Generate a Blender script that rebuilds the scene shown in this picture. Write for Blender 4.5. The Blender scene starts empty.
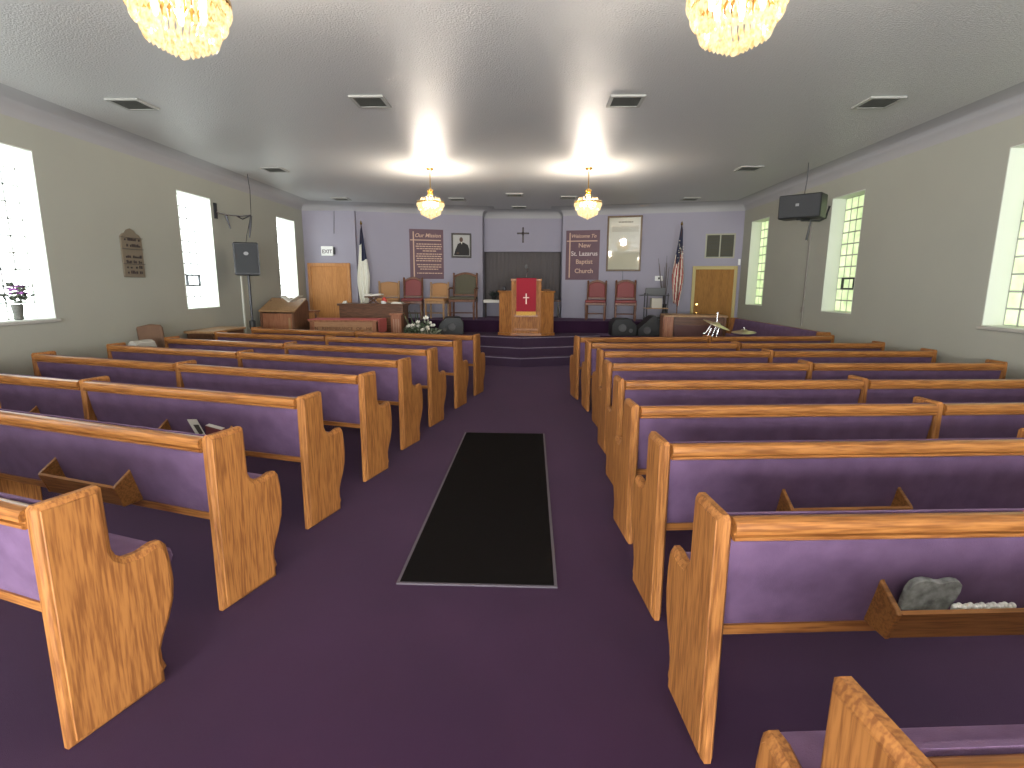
import bpy, bmesh, math, random
from mathutils import Matrix, Vector
random.seed(7)
PI = math.pi
SC = bpy.context.scene
COL = SC.collection

# ------------------------------------------------------------------ camera
F_PX, PITCH, YAW, ROLL, CAM_Z = 540.5, .1813, .0356, .0053, 1.6626
fw = Vector((-math.sin(YAW)*math.cos(PITCH), math.cos(YAW)*math.cos(PITCH), -math.sin(PITCH)))
rt0 = Vector((math.cos(YAW), math.sin(YAW), 0)); up0 = rt0.cross(fw)
rt = rt0*math.cos(ROLL) + up0*math.sin(ROLL); up = up0*math.cos(ROLL) - rt0*math.sin(ROLL)
cd = bpy.data.cameras.new('camera'); cam = bpy.data.objects.new('camera', cd); COL.objects.link(cam)
cd.sensor_width = 36.0; cd.lens = F_PX/1024*36.0; cd.clip_start = .05
M = Matrix.Identity(4)
for i in range(3):
    M[i][0], M[i][1], M[i][2] = rt[i], up[i], -fw[i]
M[2][3] = CAM_Z
cam.matrix_world = M
SC.camera = cam

# ------------------------------------------------------------------ light and exposure
vs = SC.view_settings
vs.view_transform = 'Standard'; vs.look = 'None'; vs.gamma = 1.0; vs.use_curve_mapping = False
vs.exposure = 0.92
WIN_LEFT, WIN_RIGHT, FILL_REAR = 2.5, .72, 16.0       # glass brightness, daylight behind it; the rear one is unseen added fill
LAMP_W = 95.0                                      # each chandelier
w = bpy.data.worlds.new('world'); SC.world = w; w.use_nodes = True
w.node_tree.nodes['Background'].inputs[0].default_value = (.75, .85, 1, 1)
w.node_tree.nodes['Background'].inputs[1].default_value = 1.0
SC.cycles.use_denoising = True
SC.cycles.max_bounces = 8; SC.cycles.diffuse_bounces = 5; SC.cycles.transparent_max_bounces = 24
SC.cycles.sample_clamp_indirect = 6.0

# ------------------------------------------------------------------ materials
def mat(name, col, rough=.6, spec=.4, metal=0, var=None, vscale=6, bump=0, bscale=80, stretch=(1,1,1), emit=None, estr=0, coat=0, bdist=.01):
    m = bpy.data.materials.new(name); m.use_nodes = True
    nt = m.node_tree; b = nt.nodes['Principled BSDF']
    b.inputs['Base Color'].default_value = (*col, 1); b.inputs['Roughness'].default_value = rough
    b.inputs['Specular IOR Level'].default_value = spec; b.inputs['Metallic'].default_value = metal
    b.inputs['Coat Weight'].default_value = coat
    if emit:
        b.inputs['Emission Color'].default_value = (*emit, 1); b.inputs['Emission Strength'].default_value = estr
    if var or bump:
        tc = nt.nodes.new('ShaderNodeTexCoord'); mp = nt.nodes.new('ShaderNodeMapping')
        mp.inputs['Scale'].default_value = stretch
        nt.links.new(tc.outputs['Object'], mp.inputs['Vector'])
    if var:
        n = nt.nodes.new('ShaderNodeTexNoise'); n.inputs['Scale'].default_value = vscale; n.inputs['Detail'].default_value = 5
        nt.links.new(mp.outputs[0], n.inputs['Vector'])
        r = nt.nodes.new('ShaderNodeValToRGB')
        r.color_ramp.elements[0].position = .32; r.color_ramp.elements[1].position = .68
        r.color_ramp.elements[0].color = (*var, 1); r.color_ramp.elements[1].color = (*col, 1)
        nt.links.new(n.outputs['Fac'], r.inputs['Fac']); nt.links.new(r.outputs[0], b.inputs['Base Color'])
    if bump:
        n2 = nt.nodes.new('ShaderNodeTexNoise'); n2.inputs['Scale'].default_value = bscale; n2.inputs['Detail'].default_value = 3
        nt.links.new(mp.outputs[0], n2.inputs['Vector'])
        bp = nt.nodes.new('ShaderNodeBump'); bp.inputs['Strength'].default_value = bump; bp.inputs['Distance'].default_value = bdist
        nt.links.new(n2.outputs['Fac'], bp.inputs['Height']); nt.links.new(bp.outputs[0], b.inputs['Normal'])
    return m

def wood(name, light, dark, axis, rough=.38, ring=9):
    """grain running along one axis of the object: stretched bands plus fine pores"""
    m = bpy.data.materials.new(name); m.use_nodes = True
    nt = m.node_tree; b = nt.nodes['Principled BSDF']
    tc = nt.nodes.new('ShaderNodeTexCoord'); mp = nt.nodes.new('ShaderNodeMapping')
    s = [ring]*3; s['xyz'.index(axis)] = ring*.11; mp.inputs['Scale'].default_value = s
    oi = nt.nodes.new('ShaderNodeObjectInfo'); ad = nt.nodes.new('ShaderNodeVectorMath'); ad.operation = 'ADD'
    ml = nt.nodes.new('ShaderNodeMath'); ml.operation = 'MULTIPLY'; ml.inputs[1].default_value = 7
    nt.links.new(oi.outputs['Random'], ml.inputs[0])
    nt.links.new(tc.outputs['Object'], ad.inputs[0]); nt.links.new(ml.outputs[0], ad.inputs[1])
    nt.links.new(ad.outputs[0], mp.inputs['Vector'])
    n = nt.nodes.new('ShaderNodeTexNoise'); n.inputs['Scale'].default_value = 1.3; n.inputs['Detail'].default_value = 4; n.inputs['Distortion'].default_value = .8
    nt.links.new(mp.outputs[0], n.inputs['Vector'])
    wv = nt.nodes.new('ShaderNodeMath'); wv.operation = 'MULTIPLY'; wv.inputs[1].default_value = 26
    sn = nt.nodes.new('ShaderNodeMath'); sn.operation = 'SINE'
    nt.links.new(n.outputs['Fac'], wv.inputs[0]); nt.links.new(wv.outputs[0], sn.inputs[0])
    mp2 = nt.nodes.new('ShaderNodeMapping'); s2 = [110]*3; s2['xyz'.index(axis)] = 7; mp2.inputs['Scale'].default_value = s2
    nt.links.new(ad.outputs[0], mp2.inputs['Vector'])
    n2 = nt.nodes.new('ShaderNodeTexNoise'); n2.inputs['Scale'].default_value = 1; n2.inputs['Detail'].default_value = 2
    nt.links.new(mp2.outputs[0], n2.inputs['Vector'])
    mx = nt.nodes.new('ShaderNodeMath'); mx.operation = 'MULTIPLY_ADD'; mx.inputs[1].default_value = .075
    nt.links.new(sn.outputs[0], mx.inputs[0]); nt.links.new(n2.outputs['Fac'], mx.inputs[2])
    r = nt.nodes.new('ShaderNodeValToRGB'); r.color_ramp.elements[0].position = .33; r.color_ramp.elements[1].position = .63
    r.color_ramp.elements[0].color = (*dark, 1); r.color_ramp.elements[1].color = (*light, 1)
    nt.links.new(mx.outputs[0], r.inputs['Fac']); nt.links.new(r.outputs[0], b.inputs['Base Color'])
    b.inputs['Roughness'].default_value = rough; b.inputs['Specular IOR Level'].default_value = .28
    return m

OAK_L, OAK_D = (.385, .158, .042), (.205, .074, .019)
oak_x = wood('oak_along_x', OAK_L, OAK_D, 'x', .3); oak_z = wood('oak_along_z', OAK_L, OAK_D, 'z', .58)
oak_y = wood('oak_along_y', OAK_L, OAK_D, 'y')
rack_wood = wood('rack_wood', (.33, .14, .04), (.19, .075, .02), 'x')
walnut = wood('walnut', (.16, .075, .04), (.09, .04, .022), 'x'); walnut_z = wood('walnut_z', (.16, .075, .04), (.09, .04, .022), 'z')
redwood = wood('reddish_wood', (.36, .16, .085), (.24, .09, .045), 'z')
door_wood = wood('door_wood', (.47, .21, .065), (.36, .15, .042), 'z', .5, 4)
door_wood_r = wood('door_wood_amber', (.31, .14, .024), (.22, .095, .014), 'z', .62, 4)
trim_wood = wood('trim_wood', (.5, .24, .09), (.36, .16, .06), 'z')
fabric = mat('purple_fabric', (.165, .098, .178), .9, .15, var=(.118, .068, .128), vscale=9, bump=.35, bscale=260, bdist=.004)
carpet = mat('purple_carpet', (.034, .0125, .034), .95, .1, var=(.025, .0095, .026), vscale=1.6, bump=.6, bscale=420, bdist=.006)
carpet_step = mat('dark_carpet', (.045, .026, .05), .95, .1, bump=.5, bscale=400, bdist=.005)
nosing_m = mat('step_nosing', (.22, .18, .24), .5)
wall_m = mat('beige_paint', (.375, .373, .315), .7, .3, var=(.355, .353, .30), vscale=.8, bump=.12, bscale=60)
wall_lav = mat('lavender_paint', (.31, .292, .35), .7, .3, var=(.295, .278, .335), vscale=.8, bump=.1, bscale=60)
reveal_m = mat('white_paint', (.62, .64, .58), .6, .3)
sill_m = mat('grey_sill', (.42, .40, .36), .4)
plaster = mat('textured_ceiling', (.49, .49, .48), .38, .33, bump=.42, bscale=62, bdist=.02)
cove_m = mat('cove_paint', (.35, .345, .35), .6, .3)
mortar = mat('mortar', (.42, .43, .40), .8); mortar_glare = mat('mortar_in_glare', (.6, .62, .6), .7)  # left mortar copy, lightened in colour to imitate glare from the glass
black = mat('black_plastic', (.018, .019, .02), .45); blackm = mat('black_cloth', (.012, .011, .012), .85)
mat_fib = mat('mat_pile', (.0075, .0062, .006), .95, .05, bump=.7, bscale=500, bdist=.004); mat_edge = mat('mat_rubber_edge', (.09, .075, .09), .6)
grille_m = mat('speaker_grille', (.03, .032, .035), .5, bump=.5, bscale=300)
metal = mat('chrome', (.75, .75, .74), .2, .5, 1); dmetal = mat('dark_metal', (.05, .05, .055), .4, .5, .6)
brass = mat('brass', (.75, .47, .14), .25, .5, 1); gold = mat('gold_fringe', (.72, .38, .04), .5)
white_m = mat('white', (.8, .8, .78), .5); vent_pale = mat('vent_pale', (.36, .36, .33), .6); vent_dark = mat('vent_dark', (.07, .07, .06), .6)
for m_, q in ((carpet, .17), (carpet_step, .06), (fabric, .22)):
    b_ = m_.node_tree.nodes['Principled BSDF']; b_.inputs['Sheen Weight'].default_value = q; b_.inputs['Sheen Roughness'].default_value = .45; b_.inputs['Sheen Tint'].default_value = (.75, .52, .8, 1)
red_cloth = mat('red_cloth', (.30, .02, .035), .8, .2, bump=.15, bscale=120)
red_vinyl = mat('red_upholstery', (.20, .035, .034), .55, .4, bump=.1, bscale=90); tan_vinyl = mat('tan_upholstery', (.39, .205, .085), .6, .3)
olive = mat('olive_upholstery', (.10, .092, .062), .75, .2, bump=.1, bscale=90)
chair_wood = wood('chair_wood', (.17, .07, .035), (.10, .04, .02), 'z'); pale_wood = wood('pale_chair_wood', (.40, .24, .12), (.30, .17, .08), 'z')
rose_cloth = mat('rose_cloth', (.48, .12, .11), .8, .2)
banner_m = mat('maroon_vinyl', (.085, .032, .05), .5, .4, var=(.10, .04, .055), vscale=3); banner_gold = mat('pale_gold_print', (.55, .36, .26), .6)
banner_pale = mat('pale_print', (.62, .52, .5), .6)
paper = mat('paper', (.72, .7, .62), .7, .2); cream = mat('cream_paper', (.48, .45, .34), .6); ink = mat('ink', (.06, .05, .04), .8)
leaf = mat('leaf', (.10, .14, .075), .6, var=(.055, .08, .045), vscale=14); leaf_pale = mat('pale_leaf', (.33, .37, .28), .6)
petal = mat('white_petal', (.82, .8, .74), .7); petal_p = mat('purple_petal', (.30, .09, .33), .7)
branch_m = mat('bark', (.10, .08, .075), .9); stone = mat('grey_ceramic', (.13, .13, .115), .6, var=(.07, .07, .06), vscale=60)
greycloth = mat('grey_card', (.36, .33, .28), .8); brown_m = mat('brown_hide', (.17, .095, .055), .7, var=(.14, .075, .045))
burlap = mat('burlap', (.20, .165, .12), .95, .1, bump=.5, bscale=150); bead = mat('dark_bead', (.05, .035, .03), .6)
flag_red = mat('flag_red', (.35, .05, .05), .8); flag_white = mat('flag_white', (.72, .68, .58), .8); flag_blue = mat('flag_blue', (.03, .035, .07), .8)
flag_cream = mat('flag_cream', (.78, .77, .68), .8)
curtain_m = mat('grey_brown_curtain', (.115, .102, .10), .85, .15)
cymbal_m = mat('cymbal_bronze', (.85, .74, .5), .35, .5, 1)
suit = mat('dark_suit', (.02, .018, .018), .7); skin = mat('portrait_skin', (.09, .05, .035), .7); photo_bg = mat('portrait_backdrop', (.42, .41, .39), .6)
fuzzy = mat('grey_fan_card', (.36, .37, .34), .95, .1, var=(.12, .12, .11), vscale=28); lace = mat('lace', (.7, .68, .62), .9)
bulb_m = mat('lit_bulb', (1, .9, .7), .5, emit=(1, .86, .58), estr=9)

def crystal_mat():
    m = bpy.data.materials.new('lit_crystal'); m.use_nodes = True
    nt = m.node_tree; b = nt.nodes['Principled BSDF']
    b.inputs['Base Color'].default_value = (.16, .11, .05, 1); b.inputs['Roughness'].default_value = .12
    tc = nt.nodes.new('ShaderNodeTexCoord'); n = nt.nodes.new('ShaderNodeTexNoise'); n.inputs['Scale'].default_value = 42
    nt.links.new(tc.outputs['Object'], n.inputs['Vector'])
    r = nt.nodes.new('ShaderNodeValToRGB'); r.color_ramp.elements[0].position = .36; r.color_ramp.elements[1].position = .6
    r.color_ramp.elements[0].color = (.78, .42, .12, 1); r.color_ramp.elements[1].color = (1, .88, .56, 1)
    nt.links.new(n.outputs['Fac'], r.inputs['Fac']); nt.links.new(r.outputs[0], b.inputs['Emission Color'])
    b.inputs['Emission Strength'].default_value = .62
    tr = nt.nodes.new('ShaderNodeBsdfTransparent'); mx = nt.nodes.new('ShaderNodeMixShader'); mx.inputs[0].default_value = .6
    nt.links.new(tr.outputs[0], mx.inputs[1]); nt.links.new(b.outputs[0], mx.inputs[2])
    nt.links.new(mx.outputs[0], nt.nodes['Material Output'].inputs[0])
    return m
crystal = crystal_mat()

def glass_mat(name, ca, cb, strength):
    """frosted glass block lit by the daylight outside: soft patches of sky and foliage show through"""
    m = bpy.data.materials.new(name); m.use_nodes = True
    nt = m.node_tree; b = nt.nodes['Principled BSDF']
    b.inputs['Base Color'].default_value = (.5, .52, .5, 1); b.inputs['Roughness'].default_value = .15
    tc = nt.nodes.new('ShaderNodeTexCoord'); n = nt.nodes.new('ShaderNodeTexNoise'); n.inputs['Scale'].default_value = 5; n.inputs['Detail'].default_value = 6
    nt.links.new(tc.outputs['Object'], n.inputs['Vector'])
    r = nt.nodes.new('ShaderNodeValToRGB'); r.color_ramp.elements[0].position = .35; r.color_ramp.elements[1].position = .62
    r.color_ramp.elements[0].color = (*ca, 1); r.color_ramp.elements[1].color = (*cb, 1)
    nt.links.new(n.outputs['Fac'], r.inputs['Fac']); nt.links.new(r.outputs[0], b.inputs['Emission Color'])
    b.inputs['Emission Strength'].default_value = strength
    return m
glass_L = glass_mat('glass_block_sky', (.82, .95, .95), (.95, 1, .98), WIN_LEFT)
glass_R = glass_mat('glass_block_foliage', (.34, .50, .17), (.60, .72, .36), WIN_RIGHT)
fill_glow = glass_mat('rear_fill_glow', (.9, .95, 1), (1, 1, 1), FILL_REAR)  # glow of the added rear fill panel

# ------------------------------------------------------------------ mesh helpers
class MB:
    def __init__(s): s.v, s.f, s.m = [], [], []
    def add(s, vs_, fs, mi=0):
        o = len(s.v); s.v += [tuple(p) for p in vs_]; s.f += [[o+i for i in f] for f in fs]; s.m += [mi]*len(fs); return s
    def box(s, x0, x1, y0, y1, z0, z1, mi=0, c=0):
        if c:
            return s.prism([(x0+c, y0), (x1-c, y0), (x1, y0+c), (x1, y1-c), (x1-c, y1), (x0+c, y1), (x0, y1-c), (x0, y0+c)], z0, z1, 'z', [(0, c*.8), (c*.8, 0)], mi)
        v = [(x, y, z) for z in (z0, z1) for y in (y0, y1) for x in (x0, x1)]
        return s.add(v, [(0,2,3,1), (4,5,7,6), (0,1,5,4), (2,6,7,3), (0,4,6,2), (1,3,7,5)], mi)
    def prism(s, poly, a, b, axis='x', steps=((0, 0),), mi=0):
        """poly (two coords, counter-clockwise) swept from a to b along axis; steps = [(depth, inset)] edge profile on both sides"""
        n = len(poly)
        if sum(poly[i][0]*poly[(i+1)%n][1]-poly[(i+1)%n][0]*poly[i][1] for i in range(n)) < 0: poly = poly[::-1]
        def off(d):
            if d == 0: return poly
            out = []
            for i in range(n):
                p0, p1, p2 = Vector(poly[i-1]), Vector(poly[i]), Vector(poly[(i+1) % n])
                e1 = (p1-p0).normalized(); e2 = (p2-p1).normalized()
                n1 = Vector((-e1.y, e1.x)); n2 = Vector((-e2.y, e2.x)); h = n1+n2
                h = h/max(h.length_squared, .6)*2
                out.append(tuple(p1+h*d))
            return out
        sg = 1 if b > a else -1
        lv = [(a+sg*d, i) for d, i in steps] + [(b-sg*d, i) for d, i in reversed(list(steps))]
        vv = []
        for t, i in lv:
            for p in off(i):
                vv.append((t, p[0], p[1]) if axis == 'x' else (p[0], t, p[1]) if axis == 'y' else (p[0], p[1], t))
        fs = [list(range(n))[::-1], [(len(lv)-1)*n+i for i in range(n)]]
        for k in range(len(lv)-1):
            for i in range(n):
                fs.append([k*n+i, k*n+(i+1) % n, (k+1)*n+(i+1) % n, (k+1)*n+i])
        return s.add(vv, fs, mi)
    def lathe(s, prof, c=(0, 0, 0), n=20, mi=0, axis='z', sx=1, sy=1):
        vv = []
        for r, z in prof:
            for k in range(n):
                a = 2*PI*k/n; p = (r*math.cos(a)*sx, r*math.sin(a)*sy, z)
                if axis == 'y': p = (p[0], p[2], p[1])
                if axis == 'x': p = (p[2], p[0], p[1])
                vv.append((c[0]+p[0], c[1]+p[1], c[2]+p[2]))
        fs = []
        for j in range(len(prof)-1):
            for k in range(n): fs.append([j*n+k, j*n+(k+1) % n, (j+1)*n+(k+1) % n, (j+1)*n+k])
        fs.append(list(range(n))[::-1]); fs.append([(len(prof)-1)*n+k for k in range(n)])
        return s.add(vv, fs, mi)
    def tube(s, pts, r, n=8, mi=0):
        pts = [Vector(p) for p in pts]; rs = r if isinstance(r, (list, tuple)) else [r]*len(pts)
        vv = []; ref = Vector((0, 0, 1))
        for i, p in enumerate(pts):
            d = (pts[min(i+1, len(pts)-1)]-pts[max(i-1, 0)]).normalized()
            if abs(d.dot(ref)) > .95: ref = Vector((1, 0, 0)) if abs(d.x) < .9 else Vector((0, 1, 0))
            a = d.cross(ref).normalized(); b2 = d.cross(a)
            for k in range(n):
                t = 2*PI*k/n; vv.append(p + (a*math.cos(t)+b2*math.sin(t))*rs[i])
        fs = [list(range(n)), [(len(pts)-1)*n+k for k in range(n)][::-1]]
        for i in range(len(pts)-1):
            for k in range(n): fs.append([i*n+k, i*n+(k+1) % n, (i+1)*n+(k+1) % n, (i+1)*n+k])
        return s.add(vv, fs, mi)
    def ball(s, c, r, n=10, mi=0, sz=1):
        return s.lathe([(max(r*math.sin(PI*j/6), 1e-4), -r*sz*math.cos(PI*j/6)) for j in range(7)], c, n, mi)
    def build(s, name, mats, parent=None, smooth=True, loc=None):
        me = bpy.data.meshes.new(name); me.from_pydata(s.v, [], s.f); me.update()
        for mm in (mats if isinstance(mats, (list, tuple)) else [mats]): me.materials.append(mm)
        for p, i in zip(me.polygons, s.m): p.material_index = i
        bm = bmesh.new(); bm.from_mesh(me); bmesh.ops.recalc_face_normals(bm, faces=bm.faces); bm.to_mesh(me); bm.free()
        if smooth:
            for p in me.polygons: p.use_smooth = True
            me.set_sharp_from_angle(angle=math.radians(35))
        o = bpy.data.objects.new(name, me); COL.objects.link(o)
        if parent: o.parent = parent
        if loc: o.location = loc
        return o

def thing(name, label, cat, loc=(0, 0, 0), rz=0, group=None):
    o = bpy.data.objects.new(name, None); COL.objects.link(o); o.empty_display_size = .1
    o.location = loc; o.rotation_euler = (0, 0, rz); return tag(o, label, cat, group)
def tag(o, label, cat, group=None):
    o['label'] = label; o['category'] = cat
    if group: o['group'] = group
    return o
def struct(o, kind='structure'):
    o['kind'] = kind; return o
def copy_tree(root, loc, rz, label, group=None):
    r = root.copy(); COL.objects.link(r); r.location = loc; r.rotation_euler = (0, 0, rz); r['label'] = label
    if group: r['group'] = group
    for ch in list(root.children):
        c = ch.copy(); COL.objects.link(c); c.parent = r
        for g in list(ch.children):
            d = g.copy(); COL.objects.link(d); d.parent = c
    return r
def text_mesh(body, size, m, parent, loc, rot, name='lettering', shear=0, align='LEFT', bold=0):
    cu = bpy.data.curves.new('t', 'FONT'); cu.body = body; cu.size = size; cu.shear = shear; cu.align_x = align; cu.extrude = .002; cu.offset = bold
    t = bpy.data.objects.new('t', cu); COL.objects.link(t)
    bpy.context.view_layer.update()
    me = bpy.data.meshes.new_from_object(t.evaluated_get(bpy.context.evaluated_depsgraph_get()))
    bpy.data.objects.remove(t); bpy.data.curves.remove(cu)
    me.materials.clear(); me.materials.append(m); me.name = name
    o = bpy.data.objects.new(name, me); COL.objects.link(o); o.parent = parent; o.location = loc; o.rotation_euler = rot
    return o

# ------------------------------------------------------------------ room shell
XL, XR, YR, YB = -5.52, 4.92, -4.6, 13.24
ZW, ZC = 3.38, 3.58
WZ0, WZ1, WD = 1.245, 3.09, .22
WINS_L = [(-1.42, -.52), (1.90, 2.80), (5.22, 6.12), (8.56, 9.47), (11.88, 12.79)]
WINS_R = [(-1.42, -.52), (1.90, 2.80), (5.22, 6.12), (8.58, 9.47), (11.87, 12.79)]
struct(MB().box(XL-.4, XR+.4, YR-.3, 16.2, -.12, 0).build('floor', carpet))

def side_wall(name, X, wins, sgn):
    m = MB(); ys = [YR] + [v for w_ in wins for v in w_] + [YB]
    for i in range(len(ys)-1):
        if i % 2 == 0: m.box(min(X, X+sgn*.3), max(X, X+sgn*.3), ys[i], ys[i+1], 0, ZW)
        else:
            m.box(min(X, X+sgn*.3), max(X, X+sgn*.3), ys[i], ys[i+1], 0, WZ0)
            m.box(min(X, X+sgn*.3), max(X, X+sgn*.3), ys[i], ys[i+1], WZ1, ZW)
    return struct(m.build(name, wall_m, smooth=False))
side_wall('wall_left', XL, WINS_L, -1); side_wall('wall_right', XR, WINS_R, 1)

wn = 0
def window(X, y0, y1, sgn, glass, hopper=False, sill=False):
    global wn; wn += 1
    root = bpy.data.objects.new('window_%d' % wn, None); COL.objects.link(root); root.location = (X, (y0+y1)/2, WZ0); struct(root)
    hw = (y1-y0)/2; h = WZ1-WZ0; D = sgn*WD; t = .012
    xa, xb = sorted((0, D))
    m = MB()                                              # painted lining of the opening
    m.box(xa, xb, -hw, -hw+t, 0, h); m.box(xa, xb, hw-t, hw, 0, h); m.box(xa, xb, -hw+t, hw-t, h-t, h); m.box(xa, xb, -hw+t, hw-t, 0, t)
    m.build('reveal', reveal_m, root, False)
    nc, nr = 5, 10; g = MB(); mo = MB()
    cw, ch = (2*hw-2*t)/nc, (h-2*t)/nr; b = .009 if sgn < 0 else .010
    for i in range(nc):
        for j in range(nr):
            if hopper and i in ((2, 3) if sgn > 0 else (2, 3)) and j == 2: continue
            ya, yb_, za, zb_ = -hw+t+i*cw+b, -hw+t+(i+1)*cw-b, t+j*ch+b, t+(j+1)*ch-b
            q = .018
            v = [(D, ya, za), (D, yb_, za), (D, yb_, zb_), (D, ya, zb_)] + [(D-sgn*.012, ya+q, za+q), (D-sgn*.012, yb_-q, za+q), (D-sgn*.012, yb_-q, zb_-q), (D-sgn*.012, ya+q, zb_-q)]
            g.add(v, [(4,5,6,7), (0,1,5,4), (1,2,6,5), (2,3,7,6), (3,0,4,7)])
    m0, m1 = sorted((D-sgn*.004, D+sgn*.07))
    for i in range(nc+1):
        y = -hw+t+i*cw; mo.box(m0, m1, max(y-b, -hw+t), min(y+b, hw-t), t, h-t)
    for j in range(nr+1):
        z = t+j*ch; mo.box(m0, m1, -hw+t, hw-t, max(z-b, t), min(z+b, h-t))
    g.build('glass_block_pane', glass, root); mo.build('mortar_grid', mortar_glare if sgn < 0 else mortar, root, False)
    if hopper:
        y0_, y1_, z0_, z1_ = -hw+t+2*cw, -hw+t+4*cw, t+2*ch, t+3*ch; f = MB(); x0_, x1_ = sorted((D-sgn*.035, D+sgn*.05)); e = .022
        f.box(x0_, x1_, y0_, y1_, z0_, z0_+e); f.box(x0_, x1_, y0_, y1_, z1_-e, z1_); f.box(x0_, x1_, y0_, y0_+e, z0_+e, z1_-e); f.box(x0_, x1_, y1_-e, y1_, z0_+e, z1_-e)
        fo = f.build('hopper_vent', dmetal, root, False)
        fo['label'] = 'small dark framed hopper vent'
        MB().box(min(D, D+sgn*.01), max(D, D+sgn*.01), y0_+e, y1_-e, z0_+e, z1_-e).build('vent_pane', glass, fo, False)
    if sill:
        a, b2 = sorted((-sgn*.035, D)); MB().box(a, b2, -hw-.03, hw+.03, -.03, .004, c=.006).build('sill', sill_m, root)
    return root
for i, (a, b) in enumerate(WINS_L): window(XL, a, b, -1, glass_L, i == 3, i == 2)
for i, (a, b) in enumerate(WINS_R): window(XR, a, b, 1, glass_R, i == 3, i == 2)

# back wall: splayed either side of the baptistry recess
BLp = [(XL, YB), (-4.25, YB), (-4.25, 13.36), (-1.28, 14.2), (-1.28, 14.75), (.76, 14.75), (.76, 14.2), (XR, YB)]
bw = MB()
for i in range(len(BLp)-1):
    (x0, y0), (x1, y1) = BLp[i], BLp[i+1]
    if i == 4:
        bw.box(x0-.1, x1+.1, y0, y0+.1, 2.53, ZW); bw.box(x0-.1, x1+.1, y0, y0+.1, .5, 1.27)
        continue
    if i == 1: continue                                    # the short return is the end of the door wall
    d = Vector((x1-x0, y1-y0)).normalized(); n_ = Vector((-d.y, d.x))*(.125 if i == 0 else .12)
    p = [(x0, y0), (x1, y1), (x1+n_.x, y1+n_.y), (x0+n_.x, y0+n_.y)]
    bw.prism(p, 0, ZW, 'z')
struct(bw.build('wall_back', wall_lav, smooth=False))
bp = MB()
bp.box(-1.3, .78, 15.8, 15.9, 1.1, 2.7); bp.box(-1.4, -1.28, 14.86, 15.9, 1.1, 2.7); bp.box(.76, .88, 14.86, 15.9, 1.1, 2.7)
bp.box(-1.4, .88, 14.86, 15.9, 2.62, 2.74); bp.box(-1.4, .88, 14.86, 15.9, 1.08, 1.18)
struct(bp.build('wall_baptistry', curtain_m, smooth=False))
# pleated curtain across the opening
cu = MB(); N = 90; xs = [-1.27+2.02*i/N for i in range(N+1)]; ys = [14.93+.006*math.sin(i*1.35)+.006*math.sin(i*.5) for i in range(N+1)]
cu.add([(x, y, z) for z in (1.19, 2.6) for x, y in zip(xs, ys)], [[i, i+1, N+2+i, N+1+i] for i in range(N)])
tag(cu.build('baptistry_curtain', curtain_m), 'dark grey curtain filling the wide opening behind the pulpit', 'curtain')
rw = MB(); rw.box(XL-.3, XR+.3, YR-.2, YR, 0, ZC+.1); struct(rw.build('wall_rear', wall_m, smooth=False))
rr = bpy.data.objects.new('window_20', None); COL.objects.link(rr); rr.location = (-.3, YR, 0); struct(rr)  # unseen glowing glazing, added behind the camera as frontal fill light
MB().box(-3.9, 3.9, .01, .03, .3, 2.36).build('fill_pane', fill_glow, rr, False)
fr = MB(); 
for x in (-3.96, -2.0, -.03, 1.94, 3.9): fr.box(x, x+.06, .0, .08, 0, 2.36)
fr.box(-3.96, 3.96, 0, .08, 2.36, 2.44); fr.box(-3.96, 3.96, 0, .08, 0, .3); fr.build('frame', dmetal, rr, False)

# ceiling with a curved cove all round
outline = [(XL, YR), (XR, YR), (XR, YB), (.76, 14.2), (.76, 14.75), (-1.28, 14.75), (-1.28, 14.2), (-4.25, 13.36), (-4.25, YB), (XL, YB)]
outline = [(XL, YR), (XR, YR), (XR, YB), (.76, 14.2), (.76, 14.75), (-1.28, 14.75), (-1.28, 14.2), (XL, YB)]
def inset(poly, d):
    out = []; n = len(poly)
    for i in range(n):
        p0, p1, p2 = Vector(poly[i-1]), Vector(poly[i]), Vector(poly[(i+1) % n])
        e1, e2 = (p1-p0).normalized(), (p2-p1).normalized(); n1, n2 = Vector((-e1.y, e1.x)), Vector((-e2.y, e2.x)); h = n1+n2
        out.append(tuple(p1+h/h.length_squared*2*d))
    return out
cv = MB(); K = 8; RH, RV = .30, ZC-ZW
rings = [[(x, y, ZW+RV*math.sin(a)) for x, y in inset(outline, RH*(1-math.cos(a)))] for a in [PI/2*k/K for k in range(K+1)]]
n = len(outline)
cv.add([p for r_ in rings for p in r_], [[k*n+i, k*n+(i+1) % n, (k+1)*n+(i+1) % n, (k+1)*n+i] for k in range(K) for i in range(n)])
struct(cv.build('trim_1', cove_m))
ce = MB(); top = rings[-1]
ce.add(top, [list(range(n))]); struct(ce.build('ceiling', plaster, smooth=False))
lid = MB(); lid.box(XL-.4, XR+.4, YR-.3, 16.2, ZC+.1, ZC+.2); struct(lid.build('roof', wall_m, smooth=False))

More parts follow.
